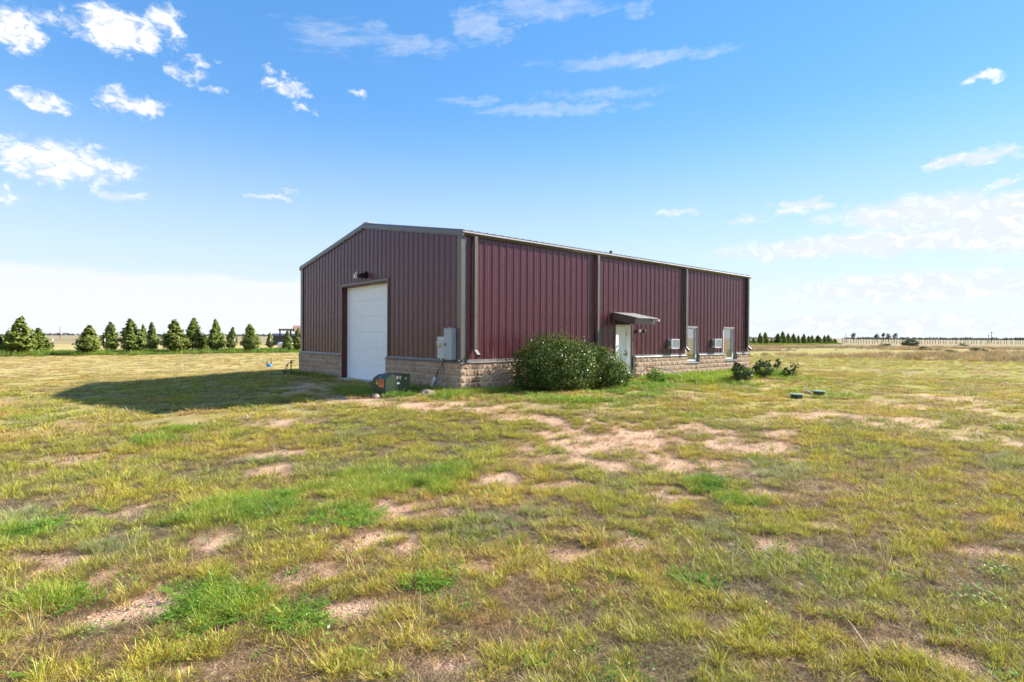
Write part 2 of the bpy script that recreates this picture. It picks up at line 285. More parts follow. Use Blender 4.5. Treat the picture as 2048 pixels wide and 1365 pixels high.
def blockmat():
    t = NT('split_face_block'); oi = t.n('ShaderNodeObjectInfo').outputs['Random']
    n1 = t.noise(9, 4, .6); n2 = t.noise(55, 4, .7); n3 = t.noise(3, 3, .5)
    c = t.mix(t.mapr(oi, 0, 1), (.33, .21, .135), (.44, .30, .20))
    c = t.mix(t.mapr(n1, .35, .68), c, (.49, .35, .24)); c = t.mix(t.mapr(n3, .5, .72, 0, .55), c, (.25, .135, .075))
    c = t.mix(t.mapr(n2, .52, .72, 0, .55), c, (.17, .11, .075)); c = t.mix(t.mapr(n2, .28, .42, .5, 0), c, (.60, .50, .40))
    # run-off stain below the first downspout
    sp = t.n('ShaderNodeSeparateXYZ'); t.L.new(t.pos(), sp.inputs[0])
    d = t.math('ABSOLUTE', t.math('SUBTRACT', t.math('ADD', sp.outputs[0], t.math('MULTIPLY', t.math('SUBTRACT', n1, .5), .55)), .50))
    st = t.math('MULTIPLY', t.mapr(d, .24, .05), t.mapr(n2, .25, .55, .4, 1.)); st = t.math('MULTIPLY', st, t.mapr(sp.outputs[1], .2, 0.), clamp=True)
    c = t.mix(t.math('MULTIPLY', st, .85), c, (.075, .04, .022))
    t.put(t.b.inputs['Base Color'], c); t.b.inputs['Roughness'].default_value = .95; t.b.inputs['Specular IOR Level'].default_value = .15; t.bump(n2, .8, .012); return t.m
M['block'] = blockmat()

# ------------------------------------------------------------------ fields: noise, relief, ground cover
def _h(ix, iy, s):
    n = (ix.astype(np.int64)*374761393 + iy.astype(np.int64)*668265263 + s*974634533) & 0x7fffffff
    n = ((n ^ (n >> 13))*1274126177) & 0x7fffffff
    return ((n ^ (n >> 16)) & 0xffff)/65535.
def vnoise(x, y, s=0):
    x = np.asarray(x, float); y = np.asarray(y, float); ix = np.floor(x); iy = np.floor(y); fx = x-ix; fy = y-iy
    ix = ix.astype(np.int64); iy = iy.astype(np.int64); ux = fx*fx*(3-2*fx); uy = fy*fy*(3-2*fy)
    a = _h(ix, iy, s); b = _h(ix+1, iy, s); c = _h(ix, iy+1, s); d = _h(ix+1, iy+1, s)
    return (a*(1-ux)+b*ux)*(1-uy) + (c*(1-ux)+d*ux)*uy
def fbm(x, y, s=0, o=4):
    v = 0; a = .5; t = 0
    for k in range(o): v = v + a*vnoise(x*2**k + 17.3*k, y*2**k - 9.1*k, s+k); t += a; a *= .55
    return v/t
def sstep(x, a, b):
    t = np.clip((x-a)/(b-a), 0, 1); return t*t*(3-2*t)
def gz(x, y):
    x = np.asarray(x, float); y = np.asarray(y, float); r = np.hypot(x-CAM[0], y-CAM[1])
    dp = np.hypot(np.maximum(np.maximum(-x, x-18.29), 0), np.maximum(np.maximum(-y, y-12.29), 0)); pad = -.30*sstep(dp, 1.2, 8.)      # the yard falls away from the building pad
    z = (fbm(x/3.5, y/3.5, 3, 3)-.5)*.10 + (fbm(x/.7, y/.7, 9, 3)-.5)*.07*np.exp(-r/14)
    near = np.maximum(np.maximum(-.5-x, x-19), np.maximum(-.5-y, y-13)); near = np.clip(near/2., 0, 1)
    return z*near - .02*(1-near) + pad
def ellm(l, x, y, soft=.35, wob=.45, seed=50, k=1.1):
    m = np.full_like(np.asarray(x, float), -1.); wx = fbm(x*2.2, y*2.2, seed, 3)-.5; w2 = fbm(x*6, y*6, seed+9, 2)-.5
    for cx, cy, dep, lat, a in l:
        c, s = math.cos(a), math.sin(a); u = ((x-cx)*c + (y-cy)*s)/(dep*k+.05); v = (-(x-cx)*s + (y-cy)*c)/(lat*k+.05)
        m = np.maximum(m, 1.15 - np.sqrt(u*u + v*v))
    return sstep(m + wx*wob*2 + w2*.8, 0, soft)
def fields(x, y):
    x = np.asarray(x, float); y = np.asarray(y, float); r = np.hypot(x-CAM[0], y-CAM[1])
    bare = ellm(BARE, x, y, .5, 1.3, 50, 1.15)*sstep(fbm(x/.22, y/.22, 27, 3), .24, .44); lush = ellm(LUSH, x, y, .7, .6, 70, 1.0)*sstep(fbm(x/.4, y/.4, 28, 3), .28, .48); blue = ellm(BLUE, x, y, .5, .5, 90, .9)
    patch = fbm(x/.85, y/.85, 21, 4); big = fbm(x/4.5, y/4.5, 31, 3)
    gap = sstep(patch + (big-.5)*.35, .29, .40)            # 0 = thin thatch / soil, 1 = sward
    # more open soil in the belt in front of the building
    belt = np.exp(-((x+1.)**2/60 + (y+8.)**2/14))
    gap = np.clip(gap - .45*belt*sstep(big, .62, .4), 0, 1)
    dens = np.clip(np.maximum(gap*(1-.93*bare), lush), 0, 1)
    bare = np.clip(np.maximum(bare, .75*belt*(1-gap)*sstep(patch, .47, .36))*(1-lush), 0, 1)
    return bare, lush, blue, dens, patch, big

# ------------------------------------------------------------------ ground
def axis(lo, hi, d, far=9000, g=1.07):
    a = list(np.arange(lo, hi, d)); s = d; x = a[-1]
    while x < far: s *= g; x += s; a.append(x)
    s = d; x = a[0]; b = []
    while x > -far: s *= g; x -= s; b.append(x)
    return np.array(b[::-1] + a)
def ground_colour(x, y):
    bare, lush, blue, dens, patch, big = fields(x, y); r = np.hypot(x-CAM[0], y-CAM[1])
    e = lambda c: np.array(c)[None, :]
    k = lambda m: m[:, None]
    n1 = fbm(x/1.7, y/1.7, 41, 4); n2 = fbm(x/14, y/14, 43, 4); n3 = fbm(x/60, y/60, 44, 4)
    thatch = e((.34, .22, .145))*(1-k(n1)) + e((.52, .345, .23))*k(n1)
    soil = e((.55, .33, .205))*(1-k(n1)) + e((.62, .405, .27))*k(n1)
    c = thatch*(1-k(bare)) + soil*k(bare)
    sw = e((.38, .345, .08))*(1-k(n2)) + e((.46, .385, .11))*k(n2)
    sw = sw*(.75 + .5*k(n1))
    wk = sstep(r, 7, 22)*(.35 + .65*dens)*(1-.9*bare); c = c*(1-k(wk)) + sw*k(wk)
    # mown hay-coloured field on the far left, grey-brown dry weeds on the far right
    hay = sstep(y, 10, 24)*sstep(x, 60, 20); c = c*(1-.8*k(hay)) + e((.60, .47, .19))*(.82+.36*k(n1))*.8*k(hay)
    d2 = sstep(x + (n2-.5)*50, 50, 76)*sstep(x + (n2-.5)*60, 175, 140)*sstep(y, 54, 38); d2 = d2*sstep(n2 + (n3-.5)*.5, .30, .5)
    c = c*(1-k(d2)) + e((.36, .29, .175))*(.8+.4*k(n1))*k(d2)
    fr = sstep(r, 110, 200)*(1-d2); c = c*(1-k(fr)) + (e((.36, .295, .15))*(1-k(n3)) + e((.30, .24, .15))*k(n3))*k(fr)
    ff = sstep(r, 500, 2500); c = c*(1-k(ff)) + e((.30, .25, .20))*k(ff)
    return c, bare
def groundmat():
    t = NT('field_ground'); col = t.n('ShaderNodeAttribute', attribute_name='col').outputs['Color']; ba = t.n('ShaderNodeAttribute', attribute_name='bare').outputs['Fac']
    n1 = t.noise(3.5, 6, .65); n2 = t.noise(26, 5, .7); n3 = t.noise(120, 3, .7); n4 = t.noise(.6, 6, .7)
    v = t.n('ShaderNodeTexVoronoi'); v.inputs['Scale'].default_value = 42; t.L.new(t.pos(), v.inputs['Vector'])
    c = t.mix(t.mapr(n1, .35, .7, 0, .45), col, (.12, .085, .06)); c = t.mix(t.mapr(n2, .5, .75, 0, .5), c, (.10, .07, .05))
    c = t.mix(t.mapr(n3, .55, .75, 0, .45), c, (.62, .48, .36))
    c = t.mix(t.mapr(n4, .45, .7, 0, .35), c, (.30, .27, .07))
    cs = t.mix(t.mapr(n2, .45, .75, 0, .35), col, (.36, .20, .12)); cs = t.mix(t.mapr(n3, .56, .7, 0, .6), cs, (.70, .56, .44)); cs = t.mix(t.mapr(n1, .5, .7, 0, .4), cs, (.64, .46, .34))
    c = t.mix(t.mapr(ba, .15, .5), c, cs)
    t.put(t.b.inputs['Base Color'], c); t.b.inputs['Roughness'].default_value = 1; t.b.inputs['Specular IOR Level'].default_value = .1
    h = t.math('ADD', t.math('MULTIPLY', n2, .7), t.math('ADD', t.math('MULTIPLY', n3, .35), t.math('MULTIPLY', v.outputs['Distance'], .5)))
    t.bump(h, .8, .035); return t.m
M['ground'] = groundmat()
def build_ground():
    xs = axis(-15, 7, .17); ys = axis(-16, 5, .17); X, Y = np.meshgrid(xs, ys, indexing='ij'); x = X.ravel(); y = Y.ravel()
    z = gz(x, y); r = np.hypot(x, y); z = -.3 + (z+.3)*np.clip(1 - (r-150)/200, 0, 1)
    c, bare = ground_colour(x, y); z = z - .015*bare
    n, m = len(xs), len(ys); i = np.arange(n*m).reshape(n, m); f = np.stack([i[:-1, :-1], i[1:, :-1], i[1:, 1:], i[:-1, 1:]], -1).reshape(-1, 4)
    me = mesh_np('ground', np.stack([x, y, z], 1), f, M['ground'], c); a = me.attributes.new('bare', 'FLOAT', 'POINT'); a.data.foreach_set('value', bare.astype(np.float32))
    o = link('ground', me, None, smooth=True); tag(o, 'dry grassy field with bare pink soil patches', kind='structure')
build_ground()

# ------------------------------------------------------------------ the metal building
LX, WY, HE, HC, HR = 18.29, 12.29, 4.74, .985, 5.81
E_ = .10                                    # block wall stands this far proud of the sheeting
slope = (HR-HE)/(WY/2)
B = empty('metal_building')
tag(B, 'maroon ribbed metal shop building with tan block base and white overhead door', 'building')
def panelmat():
    t = NT('maroon_sheet'); mp = t.n('ShaderNodeMapping'); mp.inputs['Scale'].default_value = (1., 1., .22); t.L.new(t.pos(), mp.inputs[0])
    n = t.noise(1.4, 3, .5, mp.outputs[0]); n2 = t.noise(7, 5, .65, mp.outputs[0]); sp = t.n('ShaderNodeSeparateXYZ'); t.L.new(t.pos(), sp.inputs[0])
    oi = t.n('ShaderNodeObjectInfo').outputs['Random']
    c = t.mix(t.mapr(n2, .35, .7), (.077, .0145, .0245), (.081, .0165, .0265)); c = t.mix(t.mapr(oi, 0, 1, 0, .6), c, (.088, .019, .029))
    # dust thrown up onto the foot of the sheets
    du = t.math('MULTIPLY', t.mapr(sp.outputs[2], 1.7, 1.0), t.mapr(n2, .4, .75), clamp=True); c = t.mix(t.math('MULTIPLY', du, .25), c, (.30, .21, .16))
    t.put(t.b.inputs['Base Color'], c); t.L.new(t.mapr(n2, .3, .7, .20, .32), t.b.inputs['Roughness']); t.b.inputs['Specular IOR Level'].default_value = PANEL_SPEC; t.b.inputs['Coat Weight'].default_value = .0; t.b.inputs['Coat Roughness'].default_value = .12
    t.bump(n, .25, .02); return t.m
PANEL_SPEC = .52
M['maroon'] = panelmat()
PIT = .3048; RH = .029
def rib(s):
    t = (s/PIT - math.floor(s/PIT + .5))*PIT           # -pit/2..pit/2, rib at 0
    a = abs(t)
    if a <= .0201: return RH
    if a < .05: return RH*(.05-a)/.03
    d = abs(a-.1)
    if d <= .0151: return .006
    if d < .03: return .006*(.03-d)/.015
    return 0.
BRK = [-.13, -.115, -.085, -.07, -.05, -.02, .02, .05, .07, .085, .115, .13]
def prof(s0, s1):
    q = {round(s0, 4), round(s1, 4)}
    for k in range(int(s0/PIT)-1, int(s1/PIT)+2):
        for b in BRK:
            s = k*PIT + b
            if s0 < s < s1: q.add(round(s, 4))
    return sorted(q)
def sheet(mb, s0, s1, zb, zt, place):
    pts = prof(s0, s1); vs = []; fs = []
    for s in pts:
        h = rib(s); t = zt(s) if callable(zt) else zt; vs += [place(s, h, zb), place(s, h, t)]
    for i in range(len(pts)-1): fs.append((2*i, 2*i+2, 2*i+3, 2*i+1))
    mb.add(vs, fs)
def wall_sheets(length, zt, place, openings, parent):
    k = 0; s = -PIT/2
    while s < length - .01:
        a, b = max(s, 0), min(s + 3*PIT, length); mb = MB(); cuts = sorted({a, b} | {q for o in openings for q in o[:2] if a < q < b})
        for u, v in zip(cuts[:-1], cuts[1:]):
            zb = HC
            for o in openings:
                if o[0]-.001 <= u and v <= o[1]+.001: zb = o[2]
            sheet(mb, u, v, zb, zt, place)
        mb.build('wall_panel', M['maroon'], parent); s += 3*PIT
DO = (7.36, 8.44, 2.19); W1 = (12.42, 13.30, 2.19); W2 = (15.77, 16.73, 2.20); GD = (4.34, 8.05, 3.73)
side = lambda s, h, z: (s, -h, z)
gab = lambda s, h, z: (-h, s, z)
gtop = lambda s: HE + .05 + slope*min(s, WY-s)
wall_sheets(LX, HE + .06, side, [DO, W1, W2], B)
wall_sheets(WY, gtop, gab, [GD], B)
# far walls, roof: out of sight from here, built plainly
mb = MB()
sheet(mb, 0, LX, 0, HE+.06, lambda s, h, z: (s, WY+h, z)); sheet(mb, 0, WY, 0, gtop, lambda s, h, z: (LX+h, s, z)); mb.build('rear_wall', M['maroon'], B)
mb = MB()
for sgn in (0, 1):
    y0, y1 = (-.10, WY/2) if not sgn else (WY+.10, WY/2)
    pts = prof(-.06, LX+.10); vs = []; fs = []
    for s in pts: h = rib(s); vs += [(s, y0, HE+.15+h), (s, y1, HR+.19+h)]
    for i in range(len(pts)-1): fs.append((2*i, 2*i+2, 2*i+3, 2*i+1))
    mb.add(vs, fs)
mb.build('roof', M['roof'], B)
MB().box((.0, WY/2-.15, HR+.215), (LX, WY/2+.15, HR+.245)).build('ridge_cap', M['roof'], B)
# screws along the girts
def screws(parent, length, rows, place, openings):
    mb = MB()
    for k in range(1, int(length/PIT)+1):
        for z in rows:
            s = k*PIT - .066
            if any(o[0]-.1 < s < o[1]+.1 and z < o[2]+.1 for o in openings): continue
            c = place(s, .005, z); mb.add([(c[0]+dx*.014, c[1]+dy*.014, c[2]+dz*.014) for dx, dy, dz in ((-1,0,0),(1,0,0),(0,-1,0),(0,1,0),(0,0,-1),(0,0,1))], [(0,2,4),(2,1,4),(1,3,4),(3,0,4),(2,0,5),(1,2,5),(3,1,5),(0,3,5)])
    o = mb.build('screws', M['dark_steel'], parent); o['kind'] = 'stuff'
screws(B, LX, (1.08, 2.32, 3.45, 4.60), side, [DO, W1, W2]); screws(B, WY, (1.08, 2.32, 3.45, 4.5), gab, [GD])
# trims
MB().prism([(-.045, .17, 0), (-.045, -.045, 0), (.14, -.045, 0), (.14, -.035, 0), (-.035, -.035, 0), (-.035, .17, 0)], (0, 0, HE-HC+.02)).build('corner_trim', M['taupe'], B).location = (0, 0, HC)
MB().prism([(LX-.14, -.045, 0), (LX+.045, -.045, 0), (LX+.045, .2, 0), (LX+.035, .2, 0), (LX+.035, -.035, 0), (LX-.14, -.035, 0)], (0, 0, HE-HC+.02)).build('corner_trim', M['taupe'], B).location = (0, 0, HC)
MB().prism([(-.045, WY-.2, 0), (-.045, WY+.045, 0), (.14, WY+.045, 0), (.14, WY+.035, 0), (-.035, WY+.035, 0), (-.035, WY-.2, 0)], (0, 0, HE-HC+.02)).build('corner_trim', M['taupe'], B).location = (0, 0, HC)
def rake(y0, z0, y1, z1, name='rake_trim'):
    mb = MB(); d = .022
    mb.prism([(-.075, y0, z0), (-.075, y0, z0+.125), (-.055, y0, z0+.165), (.0, y0, z0+.165), (.0, y0, z0)], (0, y1-y0, z1-z0))
    mb.prism([(-.052, y0, z0-.035), (-.052, y0, z0-.004), (-.036, y0, z0-.004), (-.036, y0, z0-.035)], (0, y1-y0, z1-z0))
    mb.build(name, M['taupe'], B)
rake(-.13, HE+.0, WY/2, HR+.02); rake(WY+.13, HE+.0, WY/2, HR+.02)
mb = MB(); mb.prism([(-.05, -.03, HE+.005), (-.05, -.065, HE-.0), (-.05, -.15, HE+.078), (-.05, -.15, HE+.086), (-.05, -.03, HE+.084)], (LX+.16, 0, 0)); mb.build('gutter', M['taupe'], B)
mb = MB(); mb.prism([(-.051, -.148, HE+.088), (-.051, -.075, HE+.158), (-.051, -.03, HE+.158), (-.051, -.03, HE+.088)], (LX+.162, 0, 0)); mb.build('gutter_lit_lip', M['taupe_light'], B)  # upper gutter face coloured paler, painting in its sun and sky glint
mb = MB(); mb.prism([(-.05, WY+.03, HE), (-.05, WY+.13, HE), (-.05, WY+.15, HE+.16), (-.05, WY+.03, HE+.16)], (LX+.16, 0, 0)); mb.build('gutter', M['taupe'], B)
def capstrip(a, b, parent, axis_, out=E_):
    # drip-edged flashing on top of the block wall, from a to b along the wall
    pr = [(-.0, HC+.025), (-.04, HC+.022), (-.055, HC-.045), (-(out+.03), HC-.062), (-(out+.03), HC-.082), (-.0, HC-.078)]
    pts = [((a, q[0], q[1]) if axis_ == 'x' else (q[0], a, q[1])) for q in pr]
    mb = MB().prism(pts, (b-a, 0, 0) if axis_ == 'x' else (0, b-a, 0)); return mb.build('sill_cap', M['taupe'], parent)
for a, b in ((-.128, DO[0]-.03), (8.59, 12.44), (13.45, 15.90), (16.99, LX+.128)):
    capstrip(a, b, B, 'x'); MB().box((a, -(E_+.034), HC-.084), (b, -(E_+.0305), HC-.063)).build('lit_drip_edge', M['taupe_light'], B)  # pale strip on the sunlit wall only, painting light caught by the lip
for a, b in ((-.1265, GD[0]+.09), (GD[1], WY+.128)): capstrip(a, b, B, 'y')
# split-face blocks: one rough face each, eight shapes shared between them
BW, BH, BG = .397, .1885, .013
def blockmesh(w, seed):
    r = np.random.default_rng(seed); nx, nz = 8, 4; vs = []; fs = []
    gx = np.linspace(0, w, nx); gzz = np.linspace(0, BH, nz)
    a, b = r.normal(0, .006, 2)
    for i, u in enumerate(gx):
        for j, v in enumerate(gzz):
            ed = (i in (0, nx-1)) + (j in (0, nz-1))
            d = -.002 if ed else .011 + a*(u/w-.5) + b*(v/BH-.5) + r.normal(0, .0065)
            jit = 0 if ed else .006
            vs.append((u + r.uniform(-jit, jit), -d, v + r.uniform(-jit, jit)))
    for i in range(nx-1):
        for j in range(nz-1):
            p0 = i*nz + j; q = [p0, p0+nz, p0+nz+1, p0+1]
            fs += [(q[0], q[1], q[2]), (q[0], q[2], q[3])] if r.random() < .5 else [(q[0], q[1], q[3]), (q[1], q[2], q[3])]
    o = len(vs); vs += [(0, .05, 0), (w, .05, 0), (w, .05, BH), (0, .05, BH)]; c = [0, (nx-1)*nz, nx*nz-1, nz-1]
    fs += [(o, o+1, c[1], c[0]), (o+1, o+2, c[2], c[1]), (o+2, o+3, c[3], c[2]), (o+3, o, c[0], c[3])]
    me = bpy.data.meshes.new('block'); me.from_pydata(vs, [], fs); me.materials.append(M['block']); return me
BM = {k: [blockmesh(k, 10+i+int(k*100)) for i in range(8)] for k in (.397, .193)}
z0b = HC - .078 - 5*(BH+BG)
def course_wall(length, rz, origin, gaps, hidden, parent_name):
    """blocks in running bond; gaps: (s0, s1, ztop of what remains below) ; hidden: s-range behind the shrubs, joined"""
    P = empty('block_wall'); P.parent = B; rest = MB()
    ss = sorted({0, length} | {g for q in gaps for g in q[:2]})
    for a, b in zip(ss[:-1], ss[1:]):
        top = HC-.09
        for g in gaps:
            if g[0]-.001 <= a and b <= g[1]+.001: top = g[2]
        if top > 0: MB().box((a, .004, -.25), (b, .19, top)).build('mortar_joint', M['mortar'], P)
    for c in range(-1, 5):
        z = z0b + c*(BH+BG); off = 0 if c % 2 == 0 else -(BW+BG)/2; s = off
        while s < length:
            a, b = max(s, 0), min(s + BW, length); pieces = [(a, b)]
            for g in gaps:
                if z + BH > g[2]+.02:
                    nw = []
                    for u, v in pieces:
                        if v <= g[0] or u >= g[1]: nw.append((u, v)); continue
                        if u < g[0]-.04: nw.append((u, g[0]))
                        if v > g[1]+.04: nw.append((g[1], v))
                    pieces = nw
            for u, v in pieces:
                w = v-u
                if w < .03: continue
                k = .397 if w > .28 else .193; me = random.choice(BM[k]); sx = w/k
                if c < 0 or (hidden[0] < u and v < hidden[1]):
                    rest.add([(u + q.co.x*sx, q.co.y, z + q.co.z) for q in me.vertices], [tuple(p.vertices) for p in me.polygons]); continue
                o = link('block', me, None, P); o.location = (u, 0, z); o.scale = (sx, random.choice((.8, 1, 1.25)), 1)
            s += BW + BG
    if rest.v: o = rest.build('block', M['block'], P); o['kind'] = 'stuff'
    P.location = origin; P.rotation_euler = (0, 0, rz); return P
course_wall(LX + 2*E_, 0, (-E_, -E_, 0), [(DO[0]+E_-.05, 8.59+E_, 0), (12.43+E_, 13.45+E_, .56), (15.92+E_, 17.0+E_, .585)], (2.6+E_, 7.0), 's')
course_wall(WY + 2*E_ - .0, -math.pi/2, (-E_, WY+E_, 0), [(WY+E_-GD[1], WY+E_-GD[0]-.05, 0)], (99, 99), 'g')
MB().box((-.3, GD[0]-.05, -.2), (.4, GD[1]+.02, .012)).build('door_apron', M['concrete'], B)
# overhead door
DX = .20
for i in range(6):
    z = .015 + i*.608; mb = MB(); zt = z + .605; n = 6
    mb.box((DX, GD[0]-.02, z), (DX+.04, GD[1]+.02, zt))
    for k in range(n):      # pressed micro-grooves
        za = z + .012 + k*(.576/n); mb.prism([(DX-.0005, GD[0]-.018, za), (DX-.006, GD[0]-.018, za+.008), (DX-.006, GD[0]-.018, za+.576/n-.014), (DX-.0005, GD[0]-.018, za+.576/n-.006)], (0, GD[1]-GD[0]+.036, 0))
    mb.build('door_section', M['door_white'], B)
mb = MB(); mb.box((-.04, GD[1]-.012, .0), (DX+.05, GD[1]+.10, GD[2]+.08)); mb.build('door_jamb', M['jamb'], B)
mb = MB(); mb.box((-.04, GD[0]-.10, .0), (DX+.05, GD[0]+.012, GD[2]+.08)); mb.build('door_jamb', M['jamb'], B)
mb = MB(); mb.box((-.038, GD[0]+.013, GD[2]-.07), (DX+.045, GD[1]-.013, GD[2]+.079)); mb.build('door_header', M['jamb'], B)
for (a, b) in (((GD[1]-.02, HC), (GD[1]+.05, GD[2]+.045)), ((GD[0]-.045, HC), (GD[0]+.02, GD[2]+.045))): MB().box((-.055, a[0], a[1]), (-.0405, b[0], b[1])).build('door_trim', M['taupe'], B)
MB().box((-.056, GD[0]-.044, GD[2]-.02), (-.0415, GD[1]+.049, GD[2]+.046)).build('door_trim', M['taupe'], B)
# downspouts
def downspout(x, name='downspout'):
    P = MB(); w = .055
    P.box((x-w, -.155, 1.30), (x+w, -.045, HE+.01)); P.add([(x-w,-.145,1.30),(x+w,-.145,1.30),(x+w,-.045,1.30),(x-w,-.045,1.30),(x-w,-.30,1.16),(x+w,-.30,1.16),(x+w,-.235,1.085),(x-w,-.235,1.085)], [(0,1,5,4),(1,2,6,5),(2,3,7,6),(3,0,4,7)])
    for z in (4.2, 2.9, 1.6): P.box((x-w-.012, -.159, z), (x+w+.012, -.04, z+.03))
    o = P.build('downspout', M['downspout'], B)
    MB().add([(x-w-.003,-.303,1.162),(x+w+.003,-.303,1.162),(x+w+.003,-.148,1.305),(x-w-.003,-.148,1.305)], [(0,1,2,3)]).build('elbow', M['taupe_light'], o)
M['downspout'] = paint('downspout_paint', (.115, .103, .09), .34, .5, var=.08)
for x in (.44, 6.22, 12.28, 18.11): downspout(x)
# walk door under its canopy
P = empty('walk_door'); P.parent = B
DY = .17
lf = MB().box((DO[0]+.09, DY, .03), (DO[1]-.10, DY+.045, DO[2]-.06)).build('door_leaf', M['door_paint'], P)
for z in (.35, 1.1, 1.85): MB().tube([(DO[1]-.105, DY-.012, z-.05), (DO[1]-.105, DY-.012, z+.05)], .012).build('hinge', M['dark_steel'], P)
kb = MB().lathe([(0, 0), (.03, 0), (.03, .012), (.012, .014), (.012, .045), (.028, .05), (.03, .07), (.02, .083), (0, .085)], seg=12).build('knob', M['dark_steel'], P); kb.rotation_euler = (R(90), 0, 0); kb.location = (DO[1]-.19, DY, 1.02)
MB().tube([(DO[1]-.19, DY-.02, 1.17), (DO[1]-.19, DY+.005, 1.17)], .025, 10).build('deadbolt', M['dark_steel'], P)
MB().box((DO[1]-.095, .0, 0), (DO[1]-.03, DY+.06, DO[2]-.05)).box((DO[0]+.03, .0, 0), (DO[0]+.088, DY+.06, DO[2]-.05)).box((DO[0]+.0285, .002, DO[2]-.055), (DO[1]-.0285, DY+.06, DO[2]-.002)).build('frame', M['door_paint'], P)
MB().box((DO[0]-.03, -.05, 0), (DO[0]+.028, .10, DO[2]+.03)).box((DO[1]-.028, -.05, 0), (DO[1]+.03, .10, DO[2]+.03)).box((DO[0]-.027, -.048, DO[2]), (DO[1]+.027, .1, DO[2]+.028)).build('trim', M['taupe'], P)
MB().box((DO[1]+.032, -.095, 0), (8.588, .12, HC-.02)).build('trim', M['taupe'], P)
MB().box((DO[0], -.12, -.1), (DO[1], DY+.06, .02)).build('threshold', M['concrete'], P)
MB().box((DO[0], DY+.05, 0), (DO[1], DY+.06, DO[2])).build('backing', M['darkin'], P)
# canopy
P = empty('door_canopy'); P.parent = B
cx0, cx1, cy = 7.21, 8.47, -1.07
mb = MB(); pts = [cx0-.03 + i*(cx1-cx0+.06)/56 for i in range(57)]; vs = []; fs = []
for i, x in enumerate(pts):
    h = .016*(.5+.5*math.cos(i*math.pi/2)); vs += [(x, -.036, 2.665+h), (x, -1.21, 2.425+h)]
for i in range(56): fs.append((2*i, 2*i+1, 2*i+3, 2*i+2))
rs = mb.add(vs, fs).build('roof_sheet', M['roof'], P); sm = rs.modifiers.new('thick', 'SOLIDIFY'); sm.thickness = .006
for x in (cx0, cx1-.04): MB().prism([(x, -.035, 2.36), (x, cy, 2.20), (x, cy, 2.438), (x, -.035, 2.645)], (.04, 0, 0)).build('side_fascia', M['taupe'], P)
MB().box((cx0+.041, cy-.003, 2.205), (cx1-.041, cy+.035, 2.432)).build('front_fascia', M['taupe'], P)
MB().box((cx1-.02, -1.25, 2.33), (cx1+.06, -1.13, 2.40)).build('gutter_end', M['white'], P)
for x in (7.6, 8.2): MB().box((x, -1.05, 2.25), (x+.04, -.04, 2.33)).build('rafter', M['dark_steel'], P)
# windows
def window(o, zb, nx0, nx1, nzt):
    P = empty('window'); P.parent = B; x0, x1, zt = o
    MB().box((x0-.02, -.05, zt-.035), (x1+.05, .05, zt+.035)).build('head_trim', M['taupe_light'], P)
    MB().box((x0, .0, zb), (x0+.06, .08, zt-.036)).box((x1-.08, -.02, zb), (x1-.005, .08, zt-.036)).box((x0+.061, -.015, zb), (x1-.081, .08, zb+.075)).box((x0+.061, .0, zt-.09), (x1-.081, .08, zt-.036)).build('frame', M['white'], P)
    MB().box((x0+.058, .03, zb+.07), (x1-.078, .042, zt-.085)).build('pane', M['glass'], P)
    MB().box((x0+.06, .30, zb+.07), (x1-.08, .31, zt-.08)).build('interior', M['darkin'], P)
    MB().box((x1-.004, -.012, zb), (nx1, .06, HC)).build('jamb_trim', M['taupe'], P)
    MB().box((x1-.004, -.0505, HC), (x1+.045, .06, zt-.036)).build('jamb_trim', M['taupe'], P)
    MB().prism([(nx0-.02, .06, zb-.02), (nx0-.02, -(E_+.045), nzt+.0), (nx0-.02, -(E_+.045), nzt-.035), (nx0-.02, .06, nzt-.035)], (nx1-nx0+.04, 0, 0)).build('sill', M['taupe_light'], P)
window(W1, .645, 12.435, 13.445, .60); window(W2, .67, 15.925, 16.99, .625)
# roof vent
P = MB().tube([(13.4, 5.0, 5.6), (13.4, 5.0, 6.15)], .05, 8); P.tube([(13.4, 5.0, 6.12), (13.4, 5.0, 6.22)], .085, 8); P.build('roof_vent', M['dark_steel'], B)

# ------------------------------------------------------------------ things fixed to the building
def air_conditioner(x0, x1, z0, z1, d, label):
    P = empty('air_conditioner', (x0, 0, z0)); tag(P, label, 'air conditioner', 'window air conditioners in the long wall'); w = x1-x0; h = z1-z0
    MB().box((0, -d+.02, .0), (w, -.036, h)).build('case', M['white'], P, bevel=.008)
    MB().box((-.006, -d-.006, -.006), (w+.006, -d+.02, .03)).box((-.006, -d-.006, h-.03), (w+.006, -d+.02, h+.006)).box((-.006, -d-.006, .031), (.03, -d+.02, h-.031)).box((w-.03, -d-.006, .031), (w+.006, -d+.02, h-.031)).build('front_frame', M['white'], P)
    MB().box((.031, -d+.012, .031), (w-.031, -d+.018, h-.031)).build('condenser', M['ac_grey'], P)
    g = MB()
    for i in range(1, 12): g.box((.031, -d+.002, .03+i*(h-.06)/12-.004), (w-.031, -d+.008, .03+i*(h-.06)/12+.004))
    for i in range(1, 10): g.box((.03+i*(w-.06)/10-.003, -d+.0085, .031), (.03+i*(w-.06)/10+.003, -d+.0115, h-.031))
    g.build('grille', M['cable'], P)
    for i in range(5): MB().box((-.003, -d+.05+i*.022, h*.25), (.001, -d+.062+i*.022, h*.82)).build('side_vent', M['black'], P)
M['ac_grey'] = paint('condenser_fins', (.46, .48, .47), .6, .4, var=.2, vscale=40)
air_conditioner(11.0, 11.57, 1.235, 1.64, .21, 'white window air conditioner nearer the walk door, left of the first window')
air_conditioner(14.66, 15.22, 1.24, 1.655, .21, 'white window air conditioner between the two tall windows')
